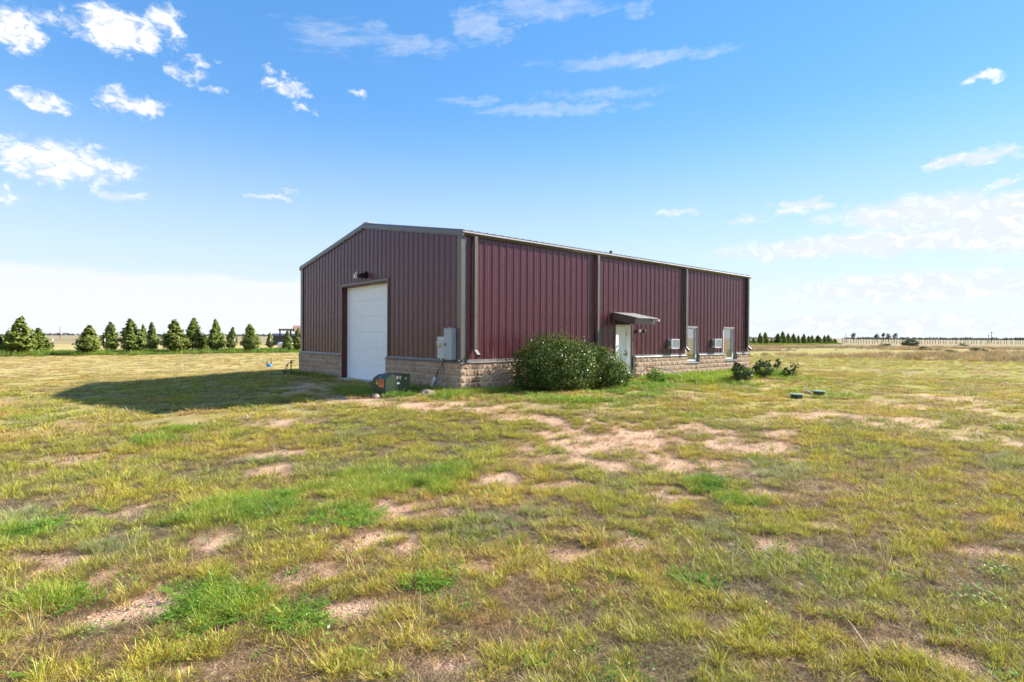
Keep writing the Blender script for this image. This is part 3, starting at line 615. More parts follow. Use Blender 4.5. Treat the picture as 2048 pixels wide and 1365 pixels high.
# meter and service box
M['meter_grey'] = paint('meter_enclosure', (.50, .51, .47), .45, .5, var=.06)
P = empty('electric_meter', (-.036, .83, 1.03)); tag(P, 'light grey electric meter box with round cream dial', 'meter')
MB().box((-.12, -.15, 0), (0, .22, .67)).build('case', M['meter_grey'], P, bevel=.008)
d = MB().lathe([(0, .15), (.06, .145), (.078, .12), (.085, .03), (.105, .025), (.105, 0), (0, 0)], seg=18).build('dial', M['cream'], P, smooth=False); d.rotation_euler = (0, R(-90), 0); d.location = (-.12, .07, .45)
f = MB().lathe([(0, .004), (.05, .004), (.05, 0), (0, 0)], seg=14).build('dial_face', M['black'], P); f.rotation_euler = (0, R(-90), 0); f.location = (-.272, .07, .45)
MB().box((-.09, .0, -.05), (-.03, .07, 0)).build('conduit_hub', M['pvc'], P)
P = empty('breaker_box', (-.036, .20, 1.0)); tag(P, 'tall grey steel breaker box beside the building corner', 'breaker box')
MB().box((-.165, 0, 0), (0, .42, .955)).build('case', M['greybox'], P, bevel=.006)
MB().box((-.176, .012, .02), (-.166, .408, .94)).build('cover', M['greybox'], P)
MB().box((-.19, -.006, .955), (0, .426, .967)).build('rain_lip', M['greybox'], P)
MB().tube([(-.10, .21, .966), (-.10, .21, 1.0)], .03, 8).build('hub_plug', M['greybox'], P)
MB().box((-.186, .30, .42), (-.1765, .36, .50)).build('latch', M['dark_steel'], P)
P = empty('service_conduit', (-.15, 1.15, 0)); tag(P, 'bent white pipe with brown upper end rising to the meter', 'conduit')
MB().tube([(0, .16, -.15), (0, .15, .05), (0, .13, .2), (0, .07, .32), (0, -.0, .42)], .052, 10).build('lower_sleeve', M['pvc'], P, smooth=True)
MB().tube([(.0, .0, .38), (.0, -.10, .58), (.0, -.23, .72), (.0, -.30, .80)], .018, 8).build('cable_run', M['brown_pipe'], P, smooth=True)
MB().tube([(.0, -.26, .72), (.02, -.315, .85), (.04, -.345, .97)], .032, 8).build('upper_conduit', M['brown_pipe'], P, smooth=True)
P = empty('loose_cable', (-.17, .80, .8)); tag(P, 'thin grey cables hanging in loops below the meter', 'cable')
def loop(pts, r, nm):
    q = [Vector(a) for a in pts]; out = []
    for i in range(len(q)-1):
        p0, p1, p2, p3 = q[max(i-1, 0)], q[i], q[i+1], q[min(i+2, len(q)-1)]
        for k in range(5):
            t = k/5; out.append(.5*((2*p1) + (p2-p0)*t + (2*p0-5*p1+4*p2-p3)*t*t + (3*p1-p0-3*p2+p3)*t**3))
    out.append(q[-1]); return MB().tube(out, r, 5).build(nm, M['cable'], P, smooth=True)
loop([(0, -.02, .1), (-.01, .05, -.05), (-.02, .03, -.3), (0, -.03, -.42), (-.02, .08, -.62), (-.01, .10, -.72), (0, .0, -.80), (0, -.12, -.76), (0, -.2, -.66)], .011, 'strand')
loop([(0, .03, .06), (0, -.06, -.1), (-.02, -.08, -.28), (0, .0, -.42), (-.01, .12, -.52), (0, .2, -.6)], .010, 'strand')
loop([(0, 0, .08), (0, .07, -.12), (0, .08, -.3), (0, .16, -.42)], .010, 'strand')
loop([(0, -.05, .06), (-.03, .06, .0), (0, -.04, -.06), (-.02, .05, -.1)], .010, 'strand')
# flood lamps
P = empty('wall_floodlight', (-.036, 6.05, 4.02)); tag(P, 'black floodlight with cream lamps above the overhead door', 'floodlight')
MB().box((-.03, -.08, -.10), (0, .08, .14)).build('back_plate', M['black'], P)
MB().prism([(-.03, -.10, .10), (-.34, -.09, -.02), (-.30, -.09, -.10), (-.03, -.10, -.13)], (0, .20, 0)).build('housing', M['black'], P)
MB().box((-.40, .02, -.14), (-.30, .16, .02)).build('lamp_head', M['cream'], P, bevel=.01)
MB().box((-.36, .03, .04), (-.30, .12, .11)).build('sensor', M['cream'], P, bevel=.01)
P = empty('twin_spotlight', (8.78, -.036, 1.98)); tag(P, 'twin black security spotlights with pale lenses beside the walk door', 'spotlight')
MB().tube([(0, 0, 0), (0, -.04, 0)], .06, 12).build('base', M['black'], P)
for sx, dr in ((-.06, (-.55, -.8, -.05)), (.12, (.55, -.8, -.12))):
    a = Vector((sx*.5, -.05, 0)); dv = Vector(dr).normalized(); b = a + dv*.10; c = a + dv*.24
    MB().tube([a, b], .02, 6).build('arm', M['black'], P); MB().tube([b, b + dv*.05, c], [.035, .06, .075], 12).build('lamp_head', M['black'], P); MB().tube([c, c + dv*.012], [.068, .06], 12).build('lens', M['lens'], P)
# ------------------------------------------------------------------ ground-mounted transformer
P = empty('transformer_cabinet', (-2.2, .62, -.02)); tag(P, 'dark green ground transformer cabinet with yellow and orange warning stickers', 'transformer')
tw, tl = .74, .82
MB().prism([(0, 0, .04), (0, 0, .50), (.17, 0, .605), (.33, 0, .605), (.33, 0, .04)], (0, tw, 0)).build('hood', M['green_cab'], P, bevel=.012)
MB().box((.336, .012, .04), (tl, tw-.012, .60)).build('tank', M['green_cab'], P, bevel=.012)
MB().prism([(.30, -.01, .606), (.36, -.01, .626), (tl+.01, -.01, .618), (tl+.01, -.01, .606)], (0, tw+.02, 0)).build('lid', M['green_cab'], P)
MB().box((-.06, -.05, -.12), (tl+.06, tw+.05, .042)).build('pad', M['concrete'], P)
MB().tube([(.06, .40, .54), (.055, .40, .555)], .02, 8).build('bolt', M['post_white'], P)
MB().prism([(-.004, .50, .475), (-.004, .57, .33), (-.004, .42, .33)], (-.003, 0, 0)).build('caution_sticker', M['yellow'], P)
MB().prism([(-.0075, .50, .44), (-.0075, .515, .37), (-.0075, .485, .37)], (-.002, 0, 0)).build('caution_mark', M['redbrown'], P)
st = MB().box((-.007, .10, .245), (-.004, .385, .49)).build('warning_sticker', M['orange'], P)
mb = MB()
for z, a, b in ((.455, .125, .36), (.415, .14, .345), (.385, .16, .33), (.345, .18, .31), (.265, .12, .365)): mb.box((-.0095, a, z-.010), (-.0072, b, z+.010))
mb.build('print_line', M['redbrown'], st)
def glyphs(txt, size, loc, rot, mat, parent, name):
    cu = bpy.data.curves.new(name, 'FONT'); cu.body = txt; cu.size = size; cu.extrude = .001; cu.align_x = 'CENTER'; cu.align_y = 'CENTER'
    tmp = bpy.data.objects.new(name, cu); COL.objects.link(tmp); dg = bpy.context.evaluated_depsgraph_get(); me = bpy.data.meshes.new_from_object(tmp.evaluated_get(dg)); bpy.data.objects.remove(tmp)
    me.materials.clear(); o = link(name, me, mat, parent); o.location = loc; o.rotation_euler = rot; return o
glyphs('328', .115, (.43, .008, .535), (R(90), 0, 0), M['post_white'], P, 'number_sticker')
MB().box((.38, .007, .345), (.47, .0115, .395)).build('label_sticker', M['post_white'], P)
MB().box((.465, .007, .47), (.495, .0115, .505)).build('label_sticker', M['cream'], P)
MB().lathe([(0, 0), (.026, 0), (.026, .008), (0, .01)], (0, 0, 0), 8).build('round_sticker', M['cream'], P).location = (.66, .006, .50)
[o for o in P.children if o.name.startswith('round_sticker')][0].rotation_euler = (R(90), 0, 0)
# ------------------------------------------------------------------ rocks, lids, hydrants, hose
def rock(r, seed, flat=.6):
    g = np.random.default_rng(seed); bm = bmesh.new(); bmesh.ops.create_icosphere(bm, subdivisions=2, radius=1)
    ph = g.uniform(0, 6, 9)
    for v in bm.verts:
        c = v.co; k = 1 + .22*math.sin(2.3*c.x+ph[0])*math.sin(2.1*c.y+ph[1]) + .15*math.sin(4*c.z+ph[2]+2*c.x) + g.uniform(-.07, .07)
        v.co = Vector((c.x*k*r, c.y*k*r*(.7+.3*math.sin(ph[3])), c.z*k*r*flat))
    me = bpy.data.meshes.new('rock'); bm.to_mesh(me); bm.free(); return me
for i, (x, y, r, lab) in enumerate(((-2.42, 1.12, .10, 'small tan rock at the left foot of the green transformer'), (-2.46, .72, .13, 'pale tan rock right in front of the green transformer'), (-1.02, .30, .24, 'grey-brown flat rock right of the green transformer'), (10.9, -5.75, .13, 'brown rock lying just behind the two septic lids'))):
    o = link('rock', rock(r, 30+i), M['rock']); o.location = (x, y, float(gz(x, y)) + r*.2); o.rotation_euler = (0, 0, i*1.3); tag(o, lab, 'rock', 'loose rocks in the yard')
def lid(x, y, label):
    P = empty('septic_lid', (x, y, float(gz(x, y)) + .03)); tag(P, label, 'lid', 'septic tank lids')
    MB().lathe([(0, .125), (.19, .115), (.215, .105), (.22, .085), (.19, .08), (0, .08)], seg=28).build('cover', M['green_lid'], P)
    MB().lathe([(.175, -.2), (.175, .0795)], seg=28).build('riser', M['green_cab'], P)
    for k in range(8):
        a = k*math.pi/4; MB().box((.18*math.cos(a)-.011, .18*math.sin(a)-.011, .105), (.18*math.cos(a)+.011, .18*math.sin(a)+.011, .128)).build('screw', M['pvc'], P)
lid(9.0, -6.15, 'round green septic lid nearer the camera, left of the pair'); lid(10.88, -6.15, 'round green septic lid farther off, right of the pair')
def hydrant(x, y, label, rz, h=.62):
    P = empty('yard_hydrant', (x, y, float(gz(x, y))), rz); tag(P, label, 'hydrant', 'yard hydrants')
    MB().tube([(0, 0, -.1), (0, 0, h-.1)], .024, 8).build('standpipe', M['dark_steel'], P)
    MB().tube([(0, 0, h-.12), (0, 0, h-.02), (.05, 0, h+.01)], [.04, .045, .03], 8).build('head', M['dark_steel'], P)
    MB().tube([(.0, 0, h), (.07, 0, h+.04), (.14, 0, h-.0), (.13, 0, h-.09), (.04, 0, h-.06)], .014, 6).build('handle', M['dark_steel'], P)
    MB().tube([(-.02, 0, h-.06), (-.12, 0, h-.10), (-.2, .01, h-.2), (-.3, .03, h-.42), (-.36, .05, .0)], .018, 6).build('hose', M['dark_steel'], P)
    MB().tube([(-.12, 0, h-.10), (-.18, 0, h-.28), (-.23, 0, .04)], .014, 6).build('brace', M['dark_steel'], P)
hydrant(-.86, 11.3, 'dark hooked yard hydrant with hose beside the left corner of the building', R(-42))
hydrant(14.6, -2.35, 'dark hooked yard hydrant behind the small shrubs right of the building', R(-42), .78)
P = empty('water_valve', (2.49, 24.0, float(gz(2.49, 24.)))); tag(P, 'bright blue water valve box with two upright stakes in the yellow grass', 'valve')
MB().lathe([(0, .2), (.15, .19), (.17, .1), (.15, 0), (.13, -.05)], seg=14).build('body', M['blue'], P)
MB().tube([(-.12, .05, 0), (-.12, .05, .42)], .018, 6).build('stake', M['rust'], P); MB().tube([(.10, -.06, 0), (.10, -.06, .56)], .022, 6).build('stake', M['rust'], P); MB().box((.07, -.09, .2), (.14, -.03, .3)).build('coupling', M['black'], P)
P = empty('garden_hose', (9.0, -.3, 0)); tag(P, 'blue-grey hose arching from the block wall into the weeds', 'hose')
MB().tube([(.35, -.22, .48), (.5, -.35, .47), (.8, -.6, .38), (1.05, -.9, .2), (1.2, -1.1, .0)], .022, 6).build('tubing', M['hose'] if 'hose' in M else M['cable'], P, smooth=True)
MB().tube([(.35, -.22, .48), (.30, -.05, .50), (.30, .19, .50)], .018, 6).build('spigot', M['dark_steel'], P)

# ------------------------------------------------------------------ foliage tools
def leaves(c, n_, size, r, up=.35, col=(.08, .13, .03), var=.35, quad=True, tipcol=None, wr=.6):
    """one small bent leaf at each point of c, facing roughly along n_"""
    m = len(c); d = n_ + r.normal(0, .55, (m, 3)) + np.array([0, 0, up]); d /= np.linalg.norm(d, axis=1)[:, None]
    a = np.cross(d, r.normal(0, 1, (m, 3))); a /= np.linalg.norm(a, axis=1)[:, None]; b = np.cross(d, a)
    s = (size*r.uniform(.6, 1.4, m))[:, None]; w = s*wr
    v = np.stack([c - a*s*.5, c + b*w*.5 + d*s*.06, c + a*s*.5, c - b*w*.5 + d*s*.06], 1).reshape(-1, 3)
    f = np.arange(4*m).reshape(m, 4); k = r.uniform(1-var, 1+var, (m, 1)); cc = np.array(col)[None]*k
    if tipcol is not None: q = (r.random((m, 1)) < .22); cc = np.where(q, np.array(tipcol)[None]*k, cc)
    return v, f, np.repeat(cc, 4, 0)
def cat(parts):
    vs, fs, cs = [], [], []; o = 0
    for v, f, c in parts: vs.append(v); fs.append(f + o); cs.append(c); o += len(v)
    return np.concatenate(vs), np.concatenate(fs), np.concatenate(cs)
M['conifer'] = leafmat('conifer_needles', (.05, .08, .03), var=.25, trans=.25, rough=.6, gloss=.2, attr=True, vscale=.9)
M['holly'] = leafmat('shrub_leaf', (.05, .09, .02), var=.15, trans=.30, rough=.32, gloss=.14, attr=True)
M['weedleaf'] = leafmat('weed_leaf', (.1, .2, .03), var=.2, trans=.4, rough=.5, gloss=.15, attr=True)
def conifer_mesh(seed, H=3., W=1., n=2600, col=(.055, .092, .030)):
    r = np.random.default_rng(seed); tufts = []
    nb = 210
    zz = np.sort(r.uniform(.04, .97, nb)); th = r.uniform(0, 2*np.pi, nb) ; lop = r.uniform(.7, 1.25, 8); lean = r.normal(0, .05, 2)
    P0 = []; Nn = []
    for z, t in zip(zz, th):
        # youngish juniper: broad foot, open pointed head made of upswept tufts
        env = W*min(1., .55 + z*2.6)*(1-z)**.82*lop[int(t/(2*np.pi)*8) % 8] + .05*W
        env *= r.uniform(.72, 1.18); k = max(6, int(n/nb*(.35 + 1.5*(1-z))))
        rad = env*np.sqrt(r.uniform(.15, 1, k)); ta = t + r.normal(0, .16, k); zc = z*H*.93 + (rad/max(W, .1))*.50*W*(1-z*.6) + r.normal(0, .06, k)
        x = rad*np.cos(ta) + lean[0]*z*H; y = rad*np.sin(ta) + lean[1]*z*H
        P0.append(np.stack([x, y, np.clip(zc, .03, H*1.03)], 1)); Nn.append(np.stack([np.cos(ta), np.sin(ta), np.full(k, .5)], 1))
    c = np.concatenate(P0); nn = np.concatenate(Nn); sh = .8 + .4*(np.hypot(c[:, 0], c[:, 1])/W > .5)
    v, f, cc = leaves(c, nn, np.full(len(c), .21), r, .9, col, .35, tipcol=(.21, .27, .05))
    return v, f, cc
def tree_thing(name, x, y, H, W, me_tr, me_cr, label, cat_, group, rz=0, H0=3., W0=1.):
    P = empty(name, (x, y, float(gz(x, y)) if abs(x) + abs(y) < 120 else -.3), rz); tag(P, label, cat_, group)
    a = link('trunk', me_tr, None, P); b = link('crown', me_cr, None, P); s = (W/W0, W/W0, H/H0); a.scale = s; b.scale = s; return P
TRK = MB().tube([(0, 0, -.15), (.01, 0, .8), (.0, .02, 1.8), (.02, .0, 2.7)], [.07, .055, .035, .01], 7).mesh('trunk'); TRK.materials.append(M['bark'])
CON = []
for i in range(5):
    v, f, c = conifer_mesh(100+i, col=((.165, .195, .030), (.14, .175, .030), (.185, .215, .030), (.155, .185, .030), (.165, .19, .032))[i], n=3400); CON.append(mesh_np('crown', v, f, M['conifer'], c))
ORD = ['first', 'second', 'third', 'fourth', 'fifth', 'sixth', 'seventh', 'eighth', 'ninth', 'tenth', 'eleventh', 'twelfth', 'thirteenth', 'fourteenth', 'fifteenth', 'sixteenth', 'seventeenth', 'eighteenth', 'nineteenth', 'twentieth']
SPEC = {2: 'tall pointed juniper near the left edge, tallest of its cluster', 3: 'short flat-topped juniper standing alone left of a white-topped fence post', 0: 'juniper cut by the left edge of the picture', 17: 'juniper half hidden behind the left corner of the building', 15: 'small thin juniper standing back left of the far house'}
for i, (x, y, h, w) in enumerate(LEFT):
    tree_thing('juniper_tree', x, y, (h+.3)*1.06, w*.94, TRK, CON[i % 5], SPEC.get(i, '%s juniper from the left in the row along the left fence' % ORD[i]), 'tree', 'junipers along the left fence', i*2.1)
for i, (x, y, h, w) in enumerate(RIGHT):
    tree_thing('juniper_tree', x, y, (h+.3)*1.06, w*1.2, TRK, CON[(i*3+1) % 5], '%s small juniper from the building in the distant right row' % ORD[i], 'tree', 'distant junipers right of the building', i*1.7)
# ------------------------------------------------------------------ shrubs
def shrub(name, x, y, lobes, n, size, col, tip, label, cat_='shrub', stems=9, seed=1, mat='holly', group=None, z0=.12):
    r = np.random.default_rng(seed); P = empty(name, (x, y, float(gz(x, y)) if x < 90 else -.3)); tag(P, label, cat_, group); C = []; Nn = []; tot = sum(a[3]*a[4]*a[5] for a in lobes)
    for (lx, ly, lz, rx, ry, rz_) in lobes:
        k = int(n*rx*ry*rz_/tot); d = r.normal(0, 1, (k, 3)); d /= np.linalg.norm(d, axis=1)[:, None]
        # leaves crowd the outer skin in twig-sized tufts
        tb = r.normal(0, 1, (max(8, k//26), 3)); tb /= np.linalg.norm(tb, axis=1)[:, None]; pick = tb[r.integers(0, len(tb), k)]
        d = pick + r.normal(0, .13, (k, 3)); d /= np.linalg.norm(d, axis=1)[:, None]; lump = 1 + .20*np.sin(pick[:, 0]*7 + seed)*np.sin(pick[:, 2]*6 + pick[:, 1]*5)
        rad = (1 - np.abs(r.normal(0, .20, k)))*lump*r.uniform(.93, 1.10, k)
        c = np.stack([lx + d[:, 0]*rad*rx, ly + d[:, 1]*rad*ry, lz + d[:, 2]*rad*rz_], 1); q = c[:, 2] > z0*r.uniform(.3, 1.4, k); C.append(c[q]); Nn.append(d[q])
    c = np.concatenate(C); nn = np.concatenate(Nn); v, f, cc = leaves(c, nn, np.full(len(c), size), r, .35, col, .35, tipcol=tip)
    link('foliage', mesh_np('foliage', v, f, M[mat], cc), None, P)
    mb = MB()
    for k in range(stems):
        l = lobes[k % len(lobes)]; a = r.uniform(0, 6.28); e = (l[0] + l[3]*.7*math.cos(a)*r.random(), l[1] + l[4]*.7*math.sin(a)*r.random(), l[2] + l[5]*r.uniform(0, .8)); b = (l[0]*.7 + r.normal(0, .1), l[1]*.7 + r.normal(0, .1), -.1)
        mb.tube([b, tuple(.5*(np.array(b) + np.array(e)) + np.array([r.normal(0, .05), r.normal(0, .05), .05])), e], [.022, .015, .006], 5)
    mb.build('stems', M['bark'], P); return P
shrub('evergreen_shrub', 2.95, -1.15, [(-.1, 0, .88, 1.22, .95, .92), (-.85, .1, .72, .72, .75, .80), (.62, -.2, .82, .80, .8, .84), (.0, -.2, .42, 1.2, .85, .5)], 40000, .054, (.060, .096, .018), (.21, .25, .045), 'large rounded dark evergreen shrub against the long maroon wall', seed=3, stems=16)
shrub('evergreen_shrub', 4.85, -1.45, [(0, 0, .66, .78, .75, .70), (.25, -.25, .45, .75, .7, .52), (-.15, .15, 1.05, .42, .4, .42), (.0, .2, 1.25, .2, .2, .25)], 11000, .060, (.075, .120, .020), (.25, .29, .05), 'lighter yellow-green shrub between the big shrub and the walk door', seed=5, stems=12)
shrub('leafy_bush', 7.75, -1.65, [(0, 0, .26, .36, .34, .30), (.3, .1, .14, .3, .25, .18)], 2600, .05, (.10, .22, .025), (.18, .32, .04), 'small bright green bush in front of the block wall below the hose', seed=8, stems=5, mat='weedleaf', z0=.02)
shrub('small_shrub', 11.6, -3.0, [(0, 0, .35, .42, .4, .40), (-.15, .1, .62, .22, .2, .26), (.4, .1, .2, .4, .35, .22)], 2600, .06, (.035, .060, .020), (.11, .15, .04), 'dark small shrub nearest the right end of the building', seed=11, stems=9)
shrub('small_shrub', 14.3, -2.62, [(0, 0, .34, .48, .4, .36), (.35, -.1, .55, .2, .2, .24)], 2400, .06, (.040, .072, .022), (.12, .17, .04), 'dark low shrub beside the right yard hydrant', seed=12, stems=8)
shrub('sapling', 19.9, -.8, [(0, 0, .42, .22, .22, .22), (.18, 0, .36, .16, .16, .14)], 420, .07, (.055, .075, .03), (.12, .15, .05), 'thin bare-stemmed sapling standing past the two dark shrubs', seed=14, stems=6, cat_='sapling')
shrub('sapling', 16.1, -3.0, [(-.1, 0, .22, .36, .3, .22), (.12, -.1, .45, .14, .14, .26), (.3, -.2, .55, .12, .12, .14)], 1100, .06, (.045, .075, .025), (.12, .17, .04), 'leaning dark green sapling in bright grass, rightmost of the shrubs', seed=15, stems=7, cat_='sapling')
shrub('round_bush', 167.2, 28.2, [(0, 0, .9, 2.0, 1.8, 1.0)], 2600, .22, (.045, .078, .022), (.10, .15, .04), 'round dark green bush alone in the far right field', seed=16, stems=6, mat='conifer')
shrub('scrub_bush', 144.6, 27.8, [(0, 0, .4, 1.5, 1.2, .5), (1.2, .3, .35, .8, .8, .4)], 1100, .2, (.075, .09, .04), (.14, .15, .06), 'pale ragged scrub bush left of the round dark bush', seed=17, stems=5, mat='conifer')
for i, (x, y, s_) in enumerate(((191., 21., .75), (110.6, 5.3, .5), (97.5, 3, .45), (89.5, 5, .4), (111.5, 12.7, .5))):
    shrub('scrub_bush', x, y, [(0, 0, s_*.5, s_*2.2, s_*2, s_*.7)], 500, .2, (.06, .072, .035), (.12, .13, .05), ['low dark scrub clump farthest back, close to the fence, in the right field', 'small dark scrub tuft in mid-field nearest the right edge of the picture', 'second small scrub tuft, just in front of the one nearest the right edge', 'nearest of the small scrub tufts in the dry right field', 'small scrub tuft nearest the round bush, in front of it'][i], seed=20+i, stems=4, mat='conifer', group='scrub clumps in the dry field')
# ------------------------------------------------------------------ fences
def tfence():
    P = empty('wire_fence', (0, 63.6, -.3)); tag(P, 'steel post and wire fence with white-topped posts behind the left junipers', 'fence')
    pm = MB().box((-.035, -.03, -.2), (.035, .03, 1.05)); pm.mi = 1; pm.box((-.037, -.032, 1.05), (.037, .032, 1.36)); me = pm.mesh('post'); me.materials.append(M['rust']); me.materials.append(M['post_white'])
    xs = [-6.4 + 4.45*k for k in range(-5, 14)]
    for x in xs: o = link('post', me, None, P); o.location = (x, -.6 + .25*math.sin(x), 0); o.scale = (1.2, 1.2, 1.2)
    for z in (.35, .75, 1.1, 1.45): MB().tube([(xs[0]-.6, -.5, z), (xs[-1], -.5, z)], .007, 4).build('wire', M['dark_steel'], P)
tfence()
def rfence():
    a = np.array((239., 68.)); b = np.array((300., 14.)); n = 74; P = empty('post_fence', (a[0], a[1], -.3)); tag(P, 'long weathered wooden post fence across the far right field', 'fence')
    ms = []
    for k in range(3): me = MB().tube([(0, 0, -.2), (.02*k, 0, .7), (0, .03*k, 1.75+.08*k)], [.085, .075, .07], 6).mesh('post'); me.materials.append(M['post_wood']); ms.append(me)
    for k in range(n+1):
        q = (b-a)*(k + random.uniform(-.3, .3))/n; o = link('post', ms[k % 3], None, P); o.location = (q[0], q[1], 0); o.rotation_euler = (random.uniform(-.04, .04), random.uniform(-.04, .04), k)
    for z in (.4, .75, 1.1): MB().tube([(0, 0, z), (b[0]-a[0], b[1]-a[1], z)], .012, 4).build('wire', M['dark_steel'], P)
rfence()
# ------------------------------------------------------------------ far house, far trees, poles
P = empty('far_house', (21.6, 75.7, -.2), R(-19)); tag(P, 'distant reddish house with timber porch frame behind the left junipers', 'house')
for x in (0, 1.55): 
    for y in (0, 3): MB().box((x-.09, y-.09, 0), (x+.09, y+.09, 2.72)).build('porch_post', M['post_wood'], P)
MB().box((-.2, -.12, 2.72), (2.2, .12, 2.92)).box((-.2, 2.9, 2.72), (2.2, 3.1, 2.92)).build('porch_beam', M['post_wood'], P)
for i in range(8): MB().box((-.1+i*.3, -.3, 2.925), (-.03+i*.3, 3.3, 3.04)).build('rafter', M['post_wood'], P)
MB().box((2.3, -1, 0), (11, 6, 2.6)).build('wall', M['brick'], P)
MB().prism([(2.0, -1.5, 2.62), (2.0, 2.5, 3.55), (2.0, 6.5, 2.62)], (9.4, 0, 0)).build('roof', M['tileroof'], P)
MB().box((2.9, -1.02, .9), (3.9, -.98, 2.0)).build('window', M['darkin'], P)
P = empty('storage_tank', (21.3, 73.5, -.3), R(-19)); tag(P, 'white rounded storage tank under the far porch frame', 'tank')
MB().tube([(-.9, 0, .62), (-.75, 0, .62), (-.6, 0, .62), (1.2, 0, .62), (1.35, 0, .62), (1.5, 0, .62)], [.05, .32, .42, .42, .32, .05], 12).build('shell', M['white'], P, smooth=True)
for x in (-.4, 1.0): MB().box((x-.08, -.25, 0), (x+.08, .25, .3)).build('foot', M['concrete'], P)
P = empty('barn', (35.9, 113., -.3), R(-19)); tag(P, 'low dark shed far behind the porch frame', 'shed'); MB().box((-2.4, 0, 0), (3.5, 5, 2.1)).build('wall', M['dark_steel'], P); MB().prism([(-2.6, -.4, 2.05), (-2.6, 2.5, 2.5), (-2.6, 5.4, 2.05)], (6.3, 0, 0)).build('roof', M['dark_steel'], P)
P = empty('far_house', (166., 76., -.3), R(10)); tag(P, 'tiny far house with red roof just right of the building', 'house'); MB().box((-3, 0, 0), (1.6, 4, 2.2)).build('wall', M['brick'], P); MB().prism([(-3.3, -.4, 2.15), (-3.3, 2, 3.3), (-3.3, 4.4, 2.15)], (5.2, 0, 0)).build('roof', M['tileroof'], P)
def far_tree(x, y, h, w, seed, label):
    P = empty('far_tree', (x, y, 0)); tag(P, label, 'tree', 'spindly trees on the horizon'); r = np.random.default_rng(seed)
    mb = MB().tube([(0, 0, -.3), (.1, 0, h*.4), (.2, .1, h*.8)], [.16, .12, .05], 6)
    for k in range(7):
        a = r.uniform(0, 6.28); z = h*r.uniform(.3, .7); mb.tube([(0, 0, z), (w*.6*math.cos(a), w*.6*math.sin(a), z + h*.25)], [.07, .02], 5)
    mb.build('trunk', M['bark'], P); C = []
    for k in range(11):
        a = r.uniform(0, 6.28); q = np.array([w*.75*r.random()*math.cos(a), w*.75*r.random()*math.sin(a), h*r.uniform(.5, .95)]); C.append(q + r.normal(0, .26*w, (34, 3)))
    c = np.concatenate(C); v, f, cc = leaves(c, r.normal(0, 1, c.shape), np.full(len(c), .55), r, .3, (.085, .095, .06), .4); link('crown', mesh_np('crown', v, f, M['conifer'], cc), None, P)
for i, (x, y, h, w, lab) in enumerate(((467, 135, 5.7, 1.9, 'lone spindly tree on the horizon left of the others'), (471.2, 121, 5.2, 1.7, 'leftmost of four spindly trees on the right horizon'), (472.3, 116.8, 6.2, 1.4, 'tallest thin tree of the four on the right horizon'), (473.1, 113.9, 5.0, 1.8, 'third of the four spindly trees on the right horizon'), (474, 110.3, 5.4, 1.7, 'rightmost of four spindly trees on the right horizon'))): far_tree(x, y, h, w, 60+i, lab)
def pole(x, y, h, label, arm=True):
    P = empty('utility_pole', (x, y, 0)); tag(P, label, 'pole', 'utility poles on the horizon'); MB().tube([(0, 0, -.3), (0, 0, h)], [.16, .11], 6).build('shaft', M['post_wood'], P)
    if arm: MB().box((-.1, -.9, h-.6), (.1, .9, h-.45)).build('crossarm', M['post_wood'], P)
pole(370.4, 109, 4.9, 'thin utility pole just left of the lone horizon tree', False); pole(385.7, 43, 5.8, 'taller of the two utility poles on the far right horizon'); pole(385.5, 44.2, 4.5, 'shorter of the two utility poles on the far right horizon', False); pole(12.9, 385.5, 6.0, 'single utility pole on the far left horizon')
def wood_line():
    """distant scrub and tree line along the horizon"""
    r = np.random.default_rng(5); C = []
    for k in range(900):
        a = R(48.2) + r.uniform(-.95, .95); d = r.uniform(1500, 3400); x = CAM[0] + d*math.cos(a); y = CAM[1] + d*math.sin(a)
        if fbm(np.array([a*14]), np.array([3.]), 8, 3)[0] < .42: continue
        h = r.uniform(2, 5.5); w = r.uniform(8, 30); m = 26; C.append(np.stack([x + r.normal(0, w, m)*math.sin(a), y - r.normal(0, w, m)*math.cos(a), h*r.uniform(.0, 1, m)], 1))
    c = np.concatenate(C); v, f, cc = leaves(c, r.normal(0, 1, c.shape), np.full(len(c), 6.), r, .3, (.10, .115, .10), .3); o = link('distant_tree_line', mesh_np('distant_tree_line', v, f, M['conifer'], cc), None); tag(o, 'thin blue-green line of distant scrub and trees on the horizon', 'tree line', kind='stuff')
wood_line()

